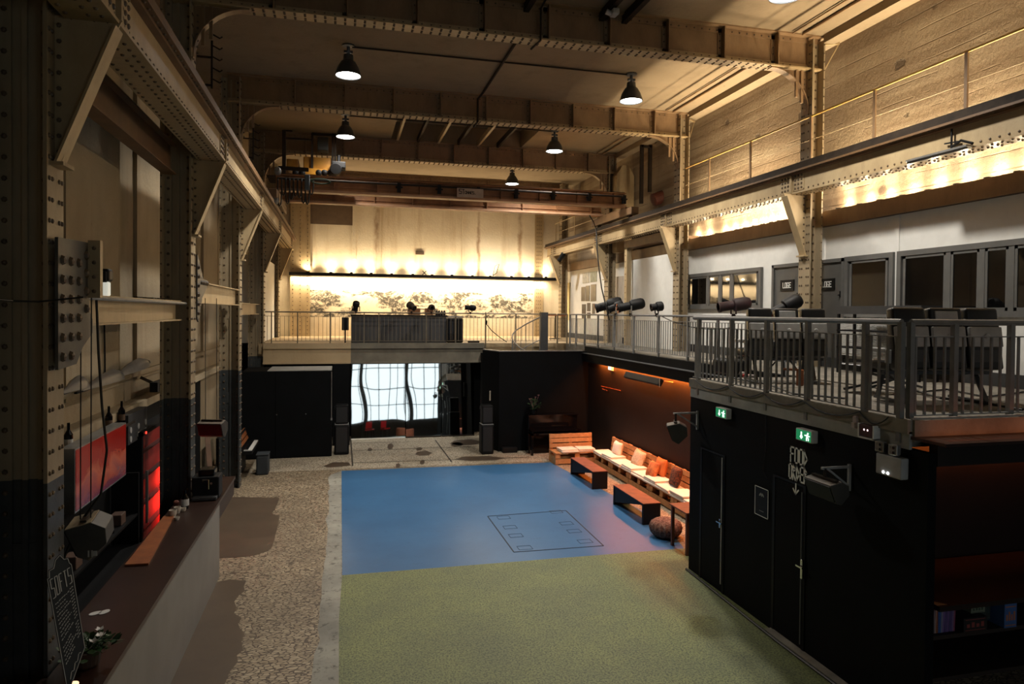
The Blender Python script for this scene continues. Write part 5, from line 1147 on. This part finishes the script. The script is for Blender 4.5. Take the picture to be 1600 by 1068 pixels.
# ------------------------------------------------------------------ black closet, loudspeaker stacks
t=thing('closet','big black closet with two flush doors under the far mezzanine','closet',(-1.45,20.4,0))
m=MB(); m.box(-2.68,-.235,20.42,21.95,0,2.48); m.build('body',BLACKWALL,t); 
for a,c in ((-2.66,-1.78),(-1.77,-.25)): MB().box(a,c,20.40,20.42,.03,2.46).build('door',BLACKWALL,t)
MB().box(-2.0,-.24,20.44,21.9,2.48,2.50).build('roof_panel',PLASTER,t); m=MB(); m.tube([(-.24,20.395,2.45),(-.24,20.395,1.1)],.012,6); m.rbox((-.24,20.39,1.08),(.05,.03,.07),.01); m.build('conduit',GALV,t)
m=MB(); [m.lathe([(.012,0),(.014,.01)],(x,20.40,1.25),RX(math.pi/2),8) for x in (-1.74,-.95)]; m.build('door_knob',GALV,t)
def stack(label_s,label_t,x0,x1,y0):
    t=thing('subwoofer',label_s,'loudspeaker',((x0+x1)/2,y0+.2,0),'floor loudspeakers'); m=MB(); m.rbox(((x0+x1)/2,y0+.2,.44),(x1-x0,.40,.88),.05); m.build('cabinet',BLACK,t); m=MB(); m.rbox(((x0+x1)/2,y0-.004,.45),(x1-x0-.1,.01,.72),.004); m.build('grille',mat('speaker grille',(.012,.012,.013),(.008,.008,.009),scale=40),t); MB().box(x0+.01,x1-.01,y0+.01,y0+.39,.882,.892).build('edge_trim',GREYPL,t)
    t=thing('top_speaker',label_t,'loudspeaker',((x0+x1)/2,y0+.2,.9),'floor loudspeakers'); m=MB(); m.rbox(((x0+x1)/2,y0+.2,1.18),(x1-x0-.05,.36,.55),.03); m.build('cabinet',BLACK,t); m=MB(); m.rbox(((x0+x1)/2,y0+.015,1.17),(x1-x0-.1,.012,.45),.004); m.build('grille',mat('speaker grille',()),t); m=MB(); m.rbox((x0+.02,y0+.3,1.35),(.02,.08,.1),.005); m.build('carry_handle',CHAR,t)
stack('black subwoofer on the floor between the closet and the left mirror','black top loudspeaker stacked on the subwoofer by the closet',-.16,.26,20.55)
stack('black subwoofer on the floor beside the stairwell wall','black top loudspeaker stacked on the subwoofer by the stairwell',4.05,4.43,19.75)
m=MB(); p=at(768,605,y=21.2); m.rbox((4.44,21.3,at(765,612,y=21.2).z),(.1,.05,.5),.01); tag(m.build('column_speaker',CHAR),'narrow grey column speaker on the wall beside the right mirror','speaker')
m=MB(); a=at(769,614,y=20.6); m.box(4.46,4.54,20.58,20.6,a.z-.22,a.z+.08) ; tag(m.build('notice',mat('beige notice',(.55,.47,.36))),'small upright beige notice on the stairwell wall above the right loudspeakers','notice')
m=MB(); m.rbox((4.95,19.95,.08),(.45,.22,.16),.01); tag(m.build('step_box',BLACK),'low black box on the floor at the foot of the stairwell wall','box')
# ------------------------------------------------------------------ bar on the left
t=thing('bar_counter','long bar with dark brown top and plain grey front','bar',(-2.2,8,0))
MB().prism([(-1.82,3.5),(-1.82,13.1),(-2.46,13.1),(-2.46,12.15),(-2.28,12.15),(-2.28,11.7),(-2.46,11.7),(-2.46,6.67),(-2.28,6.67),(-2.28,6.22),(-2.46,6.22),(-2.46,3.5)],'z',1.17,1.22).build('counter_top',BROWNTOP,t); MB().box(-1.87,-1.83,3.5,11.5,0,1.17).build('front_panel',mat('grey bar front',(.21,.20,.185),(.17,.16,.15),scale=1.3,rough=.6),t)
MB().box(-2.26,-1.84,11.52,13.08,.90,1.17).build('end_box',mat('dark brown box',(.03,.015,.01),rough=.5),t)
MB().box(-2.25,-1.88,3.5,11.45,0,1.165).build('carcass',BLACK,t)
q=[at(u,v,z=1.24) for u,v in ((195,882),(232,880),(272,806),(256,806))]; m=MB(); m.prism([(p.x,p.y) for p in q],'z',1.222,1.245); tag(m.build('serving_board',ORWOOD),'long orange wooden board lying on the rear edge of the bar','board')
t=thing('coffee_machine','black espresso machine on the bar before the second left column','coffee machine',(-2.05,11.6,1.22))
m=MB(); m.rbox((-2.05,11.75,1.40),(.40,.34,.34),.02); m.build('body',BLACK,t); m=MB(); m.rbox((-2.05,11.78,1.62),(.24,.28,.10),.02); m.build('bean_hopper',BLACKGLOSS,t); m=MB(); m.rbox((-2.05,11.53,1.255),(.36,.14,.05),.01); m.build('drip_tray',CHAR,t)
m=MB(); m.tube([(-2.09,11.57,1.50),(-2.09,11.56,1.53),(-2.0,11.56,1.53),(-2.0,11.57,1.38)],.009,6); m.lathe([(.02,0),(.02,.02)],(-1.96,11.575,1.47),RX(math.pi/2),10); m.build('spout',CHROME,t)
for i,(u,v,r,h) in enumerate(((270,807,.055,.10),(277,801,.05,.09),(286,798,.045,.05),(276,812,.04,.045))):
    p=at(u,v,z=1.22); m=MB(); m.lathe([(r*.7,0),(r*.95,h*.5),(r,h),(r*.88,h),(r*.8,h*.4),(0,h*.15)],(p.x,p.y,1.22),None,16,cap=False); tag(m.build('cup',mat('cream ceramic',(.55,.5,.43),rough=.3)),'cream ceramic cup on the bar near the espresso machine, %s'%['leftmost and largest','behind the largest one','lone low one toward the bottle','lowest one in front'][i],'cup','cups on the bar')
p=at(289,792,z=1.24); t=thing('labelled_bottle','dark bottle with white label on the bar beside the espresso machine','bottle',(p.x,p.y,1.22)); m=MB(); m.lathe([(.05,0),(.055,.02),(.055,.16),(.02,.22),(.018,.28)],(p.x,p.y,1.22),None,16); m.build('glass',BLACKGLOSS,t); m=MB(); m.lathe([(.057,.05),(.057,.15)],(p.x,p.y,1.22),None,16,cap=False); m.build('label',mat('white paper',(.6,.6,.58)),t)
p=at(273,795,z=1.24); m=MB(); m.lathe([(.03,0),(.04,.1),(.025,.12)],(p.x,p.y+.1,1.22),None,12); tag(m.build('jar',mat('terracotta jar',(.25,.08,.05))),'small terracotta jar behind the cream cups','jar')
for i,(u,v) in enumerate(((149,958),(163,956))):
    p=at(u,v,z=1.222); m=MB(); m.lathe([(0,0),(.045,0),(.05,.006),(0,.006)],(0,0,0),None,20,cap=False); o=m.build('coaster',mat('white card',(.62,.62,.60))); o.location=(p.x,p.y,1.221); o.scale=(.8,1.15,1); o.rotation_euler=(0,0,-.9+i*.4); tag(o,'white oval coaster on the bar, %s of the touching pair'%('left' if i==0 else 'right'),'coaster','coasters on the bar')
p=at(112,1068,z=1.22); t=thing('candle_lamp','small glowing candle glass at the bottom edge, under the chalkboard','candle',(p.x,5.95,1.22)); c=at(113,1072,y=5.95); m=MB(); m.lathe([(.035,0),(.04,.01),(.045,c.z-1.20)],(c.x,5.95,1.221),None,16); m.build('glass',mat('lit candle wax',(1,.62,.38),(1,.62,.38),emit=1.5),t); m=MB(); m.lathe([(.047,0),(.05,.02)],(c.x,5.95,1.2205),None,16); m.build('base',BLACK,t)
# chalkboard
P=[at(u,v,y=y) for u,v,y in ((73,903,6.10),(112,880,6.22),(133,1010,6.05),(106,1085,5.88))]
tl,tr,br,bl_=P; t=thing('chalkboard','tall leaning chalkboard headed SOFTS on the bar at the nearest column','sign',tuple(bl_))
X=((tr-tl)+(br-bl_)).normalized(); Y=((tl-bl_)+(tr-br)).normalized(); Nn=X.cross(Y).normalized()
def bp(u,v): return (bl_*(1-u)+br*u)*(1-v)+(tl*(1-u)+tr*u)*v
out=[(0,0),(1,0),(1,1),(.93,1.03),(.9,1.09),(.75,1.1),(.62,1.16),(.42,1.13),(.3,1.06),(.12,1.06),(.08,1.0),(0,1)]
m=MB(); vs=[bp(*q) for q in out]+[bp(*q)-Nn*.012 for q in out]; n=len(out); m.add(vs,[tuple(range(n)),tuple(range(2*n-1,n-1,-1))]+[(i,n+i,n+(i+1)%n,(i+1)%n) for i in range(n)]); m.build('board',mat('chalkboard slate',(.018,.022,.026),(.012,.015,.018),rough=.6),t)
CH=mat('chalk',(.50,.50,.48),(.42,.42,.40)); m=MB()
for a,c in zip(out,out[1:]+out[:1]): m.bar(bp(a[0]*.96+.02,a[1]*.985+.005)+Nn*.002,bp(c[0]*.96+.02,c[1]*.985+.005)+Nn*.002,.004,.003,up=Nn)
m.build('chalk_border',CH,t)
m=MB(); wdt=(br-bl_).length; 
def bstroke(text,u0,u1,v0,v1,th):
    k=len(text); w=(u1-u0)/(k+(k-1)*.6)
    for i,ch in enumerate(text):
        for line in GLYPH.get(ch,[]):
            for (a,b_),(c,d) in zip(line,line[1:]): m.bar(bp(u0+(i*1.6+a)*w,v0+b_*(v1-v0))+Nn*.003,bp(u0+(i*1.6+c)*w,v0+d*(v1-v0))+Nn*.003,th,.003,up=Nn)
bstroke('SOFTS',.10,.90,.80,.97,.0065); m.build('heading',CH,t)
m=MB()
for r in range(15):
    v=.74-r*.036-(.03 if r>9 else 0); u=.14
    while u<(.55 if r%3 else .7):
        w=random.uniform(.03,.09); m.bar(bp(u,v)+Nn*.003,bp(u+w,v+random.uniform(-.006,.006))+Nn*.003,.0055,.002,up=Nn); u+=w+.025
    for k in range(2): u=.76+k*.08; m.bar(bp(u,v+.012)+Nn*.003,bp(u+.06,v+.012)+Nn*.003,.0055,.002,up=Nn)
for k in range(6): u=.2+k*.1; m.bar(bp(u,.05+.03*(k%2))+Nn*.003,bp(u+.09,.08-.03*(k%2))+Nn*.003,.005,.002,up=Nn)
m.build('chalk_list',CH,t)
# red lightbox poster
x=-2.78; a,c=at(117,697,x=x),at(197,742,x=x); z0,z1=1.98,2.685
t=thing('light_box','red abstract poster box hanging behind the bar','poster',(x,(a.y+c.y)/2,z0)); y0,y1=a.y,c.y
def redprint():
    m,tt,b_=nt('red abstract print'); X_,Y_,Z_=xyz(tt); g=math_(tt,'MULTIPLY_ADD',Z_,1/(z1-z0),-z0/(z1-z0)); n_=noise(tt,2.4,6,.6,pos(tt,(1,1,1.6)),.6); f=math_(tt,'ADD',g,math_(tt,'MULTIPLY',n_,.9))
    c=ramp(tt,f,[(.45,(.13,.03,.06)),(.62,(.25,.05,.045)),(.85,(.40,.075,.04)),(1.02,(.28,.025,.012)),(1.2,(.26,.008,.004))]); tt.links.new(c,b_.inputs['Base Color']); b_.inputs['Roughness'].default_value=.2; tt.links.new(c,b_.inputs['Emission Color']); b_.inputs['Emission Strength'].default_value=.14; return m
MB().box(x-.16,x-.002,y0,y1,z0,z1).build('casing',GALV,t); MB().box(x-.002,x+.004,y0+.02,y1-.02,z0+.02,z1-.02).build('print',redprint(),t)
# drinks fridge glowing red
t=thing('glass_fridge','tall drinks cabinet with dark doors glowing red behind the bar','fridge',(-3.0,12.2,.2))
m=MB(); m.box(-3.1,-2.86,11.2,13.9,.3,.36).box(-3.1,-2.86,11.2,13.9,2.3,2.36).box(-3.1,-2.86,11.2,11.28,.3,2.36).box(-3.1,-2.86,13.82,13.9,.3,2.36); m.build('frame',BLACK,t)
MB().box(-3.08,-2.98,11.28,13.82,.4,2.3).build('back',mat('red backed interior',(.35,.012,.008)),t); MB().box(-3.1,-2.9,11.2,13.9,0,.3).build('plinth',BLACK,t)
m=MB(); yh=at(228,760,x=-2.86).y; m.box(-2.86,-2.83,yh-.02,yh+.02,.95,1.75); m.build('door_handle',GALV,t)
for z in (.8,1.2,1.6,2.0): MB().box(-2.98,-2.9,11.3,13.8,z,z+.02).build('shelf',mat('dark red shelf',(.05,.004,.004)),t)
area('fridge_light',(-2.93,12.9,1.5),1.6,.05,60,(1,.02,.01),(0,math.radians(75),0))
m=MB(); m.lathe([(0,0),(.02,0),(.02,.015),(0,.015)],(-2.86,11.4,2.33),RY(math.pi/2),10,cap=False); m.build('indicator_lamp',mat('red lit dot',(1,.05,.03),(1,.05,.03),emit=2),t)
# shelf, bottles, rack behind the bar
m=MB(); m.box(-3.12,-2.9,7.2,11.0,2.55,2.58); tag(m.build('wall_shelf',DARKSTEEL),'narrow dark shelf above the red poster carrying bottles','shelf')
def bottle(label,loc,h=.3,r=.038,lab=False):
    t=thing('wine_bottle',label,'bottle',loc,'bottles above the red poster'); m=MB(); m.lathe([(r*.9,0),(r,.01),(r,h*.58),(r*.35,h*.75),(r*.33,h),(0,h)],loc,None,14,cap=False); m.build('glass',BLACKGLOSS,t)
    m=MB(); m.lathe([(r*1.02,h*.15),(r*1.02,h*.42)],loc,None,14,cap=False); m.build('label',mat('white paper',()) if lab else mat('brown paper',(.12,.07,.04)),t)
for i,(u,lab) in enumerate(((107,True),(170,False),(190,False))): p=at(u,680,x=-3.0); bottle('dark wine bottle on the shelf above the red poster, %s'%['white label, leftmost','brown label, middle','brown label, rightmost'][i],(-3.0,p.y,2.581),.32,.045,lab)
t=thing('bottle_crate','grid faced crate of pale tins above the red drinks cabinet','crate',(-2.98,11.9,2.37)); a,c=at(203,652,x=-2.9),at(232,672,x=-2.9); m=MB(); m.box(-3.08,-2.92,a.y,c.y,c.z-.05,a.z+.03); m.build('crate_body',CHAR,t)
for i in range(3):
    for j in range(2): y=a.y+.1+(c.y-a.y-.2)*i/2; z=c.z+.02+.13*j; m=MB(); m.lathe([(0,0),(.045,0),(.045,.01),(0,.01)],(-2.92,y,z),RY(math.pi/2),12,cap=False); m.build('tin_lid',GREYPL,t)
t=thing('back_bar_shelf','dark shelf unit with clutter behind the bar, under the red poster','shelf',(-2.9,8.6,0))
MB().box(-3.1,-2.75,7.4,7.44,.9,1.9).build('upright',BLACK,t); MB().box(-3.1,-2.75,10.6,10.64,.9,1.9).build('upright',BLACK,t)
for z in (1.3,): MB().box(-3.1,-2.76,7.44,10.6,z,z+.03).build('shelf_board',BLACK,t)
MB().box(-3.1,-2.7,7.4,10.64,0,.9).build('base_cabinet',BLACK,t)
for i in range(7):
    y=7.7+i*.4; m=MB(); h=random.uniform(.1,.22); 
    if i%2: m.lathe([(.05,0),(.05,h*.7),(.02,h)],(-2.85,y,1.331),None,10)
    else: m.rbox((-2.87,y,1.331+h*.4),(.14,.2,h*.8),.01)
    tag(m.build('bar_bottle' if i%2 else 'storage_box',BLACKGLOSS if i%2 else mat('brown card',(.09,.05,.035))),'%s on the dark shelf under the red poster, %s along it'%('dark bottle' if i%2 else 'brown card box',ordn[i]),'bottle' if i%2 else 'box','clutter on the back bar shelf')
# reflector lamps on the left wall
for i,(u0,v0,u1,v1,w) in enumerate(((92,617,134,602,.20),(118,614,192,590,.22),(165,596,232,570,.22))):
    a,c=at(u0,v0,x=-2.95),at(u1,v1,x=-2.95); t=thing('wall_reflector','long grey leaf shaped metal reflector on the left wall, %s'%['mostly behind the nearest column','middle one','highest and farthest'][i],'reflector',tuple((a+c)/2),'metal reflectors on the left wall'); d=(c-a); L=d.length; e=d/L; m=MB()
    secs=[(0,.02),(.25,.35),(.5,.8),(.75,1),(.92,.7),(1,.15)]; n=7; vs=[]
    for f_,k in secs:
        for j in range(n): th=math.pi*j/(n-1); vs.append(a+e*(f_*L)+Vector((math.cos(th)*w*.42*k,0,math.sin(th)*w*.75*k)))
    fs=[(q*n+j,q*n+j+1,(q+1)*n+j+1,(q+1)*n+j) for q in range(len(secs)-1) for j in range(n-1)]+[(q*n,(q+1)*n,(q+1)*n+n-1,q*n+n-1) for q in range(len(secs)-1)]; m.add(vs,fs); m.build('hood',mat('dull grey metal',(.22,.21,.20),(.13,.125,.12),scale=2,rough=.4),t,smooth=True)
    m=MB(); m.lathe([(.02,0),(.035,.02),(.03,.06)],c-e*.05+Vector((0,0,.05)),RX(-1.57),10); m.build('end_cap',GALV,t); m=MB(); m.bar(a,c,.03,.02); m.bar(((a+c)/2),((a+c)/2)+Vector((-.3,0,-.02)),.03); m.build('arm',BLACK,t)
m=MB(); m.tube([at(u,v,x=-3.22) for u,v in ((163,500),(164,560),(164,585))],.012,6); tag(m.build('wall_conduit',BLACK),'short black conduit dropping to the highest wall reflector','conduit')
t=thing('wall_lamp','black slanted lamp box on the left wall before the second column','lamp',(-3.0,13,2.9)); a,c=at(240,605,x=-2.98),at(262,598,x=-2.98); m=MB(); m.bar((-2.98,a.y,a.z),(-2.98,c.y+.3,c.z+.01),.12,.16); m.build('housing',BLACK,t); m=MB(); m.bar((-2.98,a.y+.2,a.z+.02),(-3.2,a.y+.1,a.z+.16),.05); m.build('arm',DARKSTEEL,t)
# lantern and pipe on the near tie beam
t=thing('lantern','small dark lantern with lit pale glass on the beam between the nearest left columns','lantern',(-2.52,8.3,4.34)); c=at(163,440,x=-2.52); m=MB(); m.rbox((-2.52,c.y,4.42),(.10,.12,.16),.02); m.build('glass',mat('lantern glass',(.9,.9,.78),(.8,.8,.7),emit=.5),t); m=MB(); m.rbox((-2.52,c.y,4.57),(.14,.16,.14),.03); m.rbox((-2.52,c.y-.08,4.55),(.1,.06,.12),.02); m.build('cap',BLACK,t)
p,q=at(120,464,x=-2.3),at(290,474,x=-2.36); m=MB(); m.tube([p,q],.02,8); tag(m.build('pipe',GALV),'thin horizontal metal pipe hung in front of the near tie beam','pipe')
cablem('power_cable','thin black cable swagging from the left edge to the slate gusset',[at(u,v,y=y) for u,v,y in ((-20,466,5.9),(20,470,6.1),(60,471,6.18),(90,468,6.2),(130,464,6.25))],.008)
m=MB()
for i in range(12): m.obox((-2.5+random.uniform(-.04,.04),9.6+i*.1,4.345),(.05,.09,.03),RZ(random.uniform(-.6,.6)))
tag(m.build('dry_twigs',DARKSTEEL),'little heap of dark twigs on the near tie beam','twigs')
for k,(y,x) in enumerate(((12.06,-2.05),(17.48,-2.05))):
    m=MB(); m.bar((x,y,7.8),(x,y,8.7),.03); m.bar((x,y,7.85),(-2.275,y,7.85),.03); m.bar((x,y,8.3),(-2.275,y,8.3),.03)
    for j in range(5): z=7.9+j*.18; m.tube([(x,y,z+.06),(x+.12,y,z),(x+.16,y,z+.03)],.012,5)
    tag(m.build('hook_ladder',DARKSTEEL),'dark pole with hooked rungs under the arch of the %s left column'%('second','third')[k],'ladder')
# ------------------------------------------------------------------ black bar bay at the right: shelf with books and games
m=MB(); m.box(5.72,9.2,5.45,6.55,1.30,1.35); tag(m.build('bar_shelf_top',mat('very dark brown top',(.016,.008,.005),(.01,.005,.004),rough=.4)),'dark brown serving counter in the black bay at the lower right','counter')
m=MB(); m.box(5.72,9.1,5.62,6.3,.93,.97); tag(m.build('book_shelf',mat('near black wood',(.02,.012,.008))),'dark lower shelf full of books and games at the lower right','shelf')
BC=[(.30,.05,.08),(.45,.42,.4),(.22,.10,.22),(.5,.48,.5),(.42,.40,.42),(.30,.04,.10),(.24,.2,.22),(.5,.3,.25),(.35,.10,.03),(.03,.10,.35),(.05,.14,.40),(.3,.28,.4),(.20,.12,.35),(.14,.09,.28),(.12,.09,.26),(.18,.10,.3),(.10,.08,.22),(.12,.08,.25),(.22,.15,.3),(.28,.06,.12)]
CN=['red','pale grey','plum','white','pale','crimson','mauve grey','salmon','rust orange','navy blue','bright blue','lilac grey','violet','dark violet','indigo','purple','deep indigo','dark purple','greyish purple','wine red']
x=5.74
for i,cc in enumerate(BC):
    w=random.uniform(.014,.024); h=random.uniform(.22,.27); t=thing('book','%s spined book standing on the lower shelf, %s from the left'%(CN[i],ordn[i]),'book',(x+w/2,5.7,.972),'books on the lower shelf')
    M_=RY(random.uniform(-.03,.05)); m=MB(); m.obox((x+w/2,5.74,.974+h/2),(w*.9,.16,h*.98),M_); m.build('cover',mat('book %d'%i,cc,rough=.5),t); m=MB(); m.obox((x+w/2,5.745,.974+h/2+.003),(w*.7,.15,h*.98),M_); m.build('pages',mat('book pages',(.4,.37,.3)),t); x+=w+.001
def gamebox(label,x0,x1,z0,z1,c1,c2,y0=5.66,y1=5.95,group='game boxes on the lower shelf'):
    t=thing('game_box',label,'box',((x0+x1)/2,y0,z0),group); MB().box(x0,x1,y0,y1,z0,z1).build('box',mat('card %s'%label[:9],c1),t); m=MB(); w,h=x1-x0,z1-z0; m.box(x0+w*.08,x1-w*.08,y0-.002,y0,z0+h*.08,z0+h*.12).box(x0+w*.08,x1-w*.08,y0-.002,y0,z1-h*.14,z1-h*.1)
    for k in range(4): m.box(x0+w*(.14+.2*k),x0+w*(.26+.2*k),y0-.002,y0,z0+h*.3,z0+h*(.55+.12*(k%2)))
    m.build('printed_front',mat('print %s'%label[:9],c2),t)
gamebox('yellow printed box upright beside the purple books',6.17,6.26,1.12,1.28,(.20,.14,.03),(.35,.25,.06),5.8,5.95)
gamebox('black game box with red dotted border on the lower shelf',6.20,6.50,.972,1.11,(.015,.012,.012),(.30,.06,.05),5.62,5.9)
gamebox('greenish white game box behind the black one',6.38,6.56,1.115,1.20,(.22,.25,.17),(.05,.09,.06),5.70,5.95)
gamebox('tall blue game box with orange pattern on the lower shelf',6.70,6.86,.972,1.22,(.05,.13,.35),(.45,.16,.06),5.60,5.62+.3)
gamebox('dark green box lying between the black box and the tall blue one',6.53,6.69,1.0,1.24,(.025,.035,.03),(.03,.05,.045),5.75,5.95)
t=thing('wine_bottle','dark bottle with pale label on the serving counter at the black corner','bottle',(5.84,5.85,1.351)); m=MB(); m.lathe([(.036,0),(.04,.01),(.04,.2),(.014,.26),(.013,.33),(0,.33)],(5.84,5.85,1.351),None,14,cap=False); m.build('glass',BLACKGLOSS,t); m=MB(); m.lathe([(.041,.06),(.041,.15)],(5.84,5.85,1.351),None,14,cap=False); m.build('label',mat('white paper',()),t)
m=MB(); m.prism([(5.72,5.48),(5.84,5.48),(5.72,5.62)],'z',1.352,1.354); tag(m.build('glow_triangle',mat('painted orange glow',(.75,.35,.16))),'triangle of painted orange glow on the serving counter','painted glow')  # flat triangle, lamp glow on the counter put into its colour
b=MB(); b.box(5.72,9.1,5.62,6.3,.5,.54); tag(b.build('book_shelf',mat('near black wood',())),'lowest dark shelf under the books at the lower right','shelf')

a=at(324,682,x=-2.75); m=MB(); m.bar(a,(-2.55,a.y-.5,.01),.10,.03); tag(m.build('leaning_plank',mat('brown plank',(.16,.085,.05),(.1,.055,.03))),'brown plank leaning behind the espresso machine','plank')
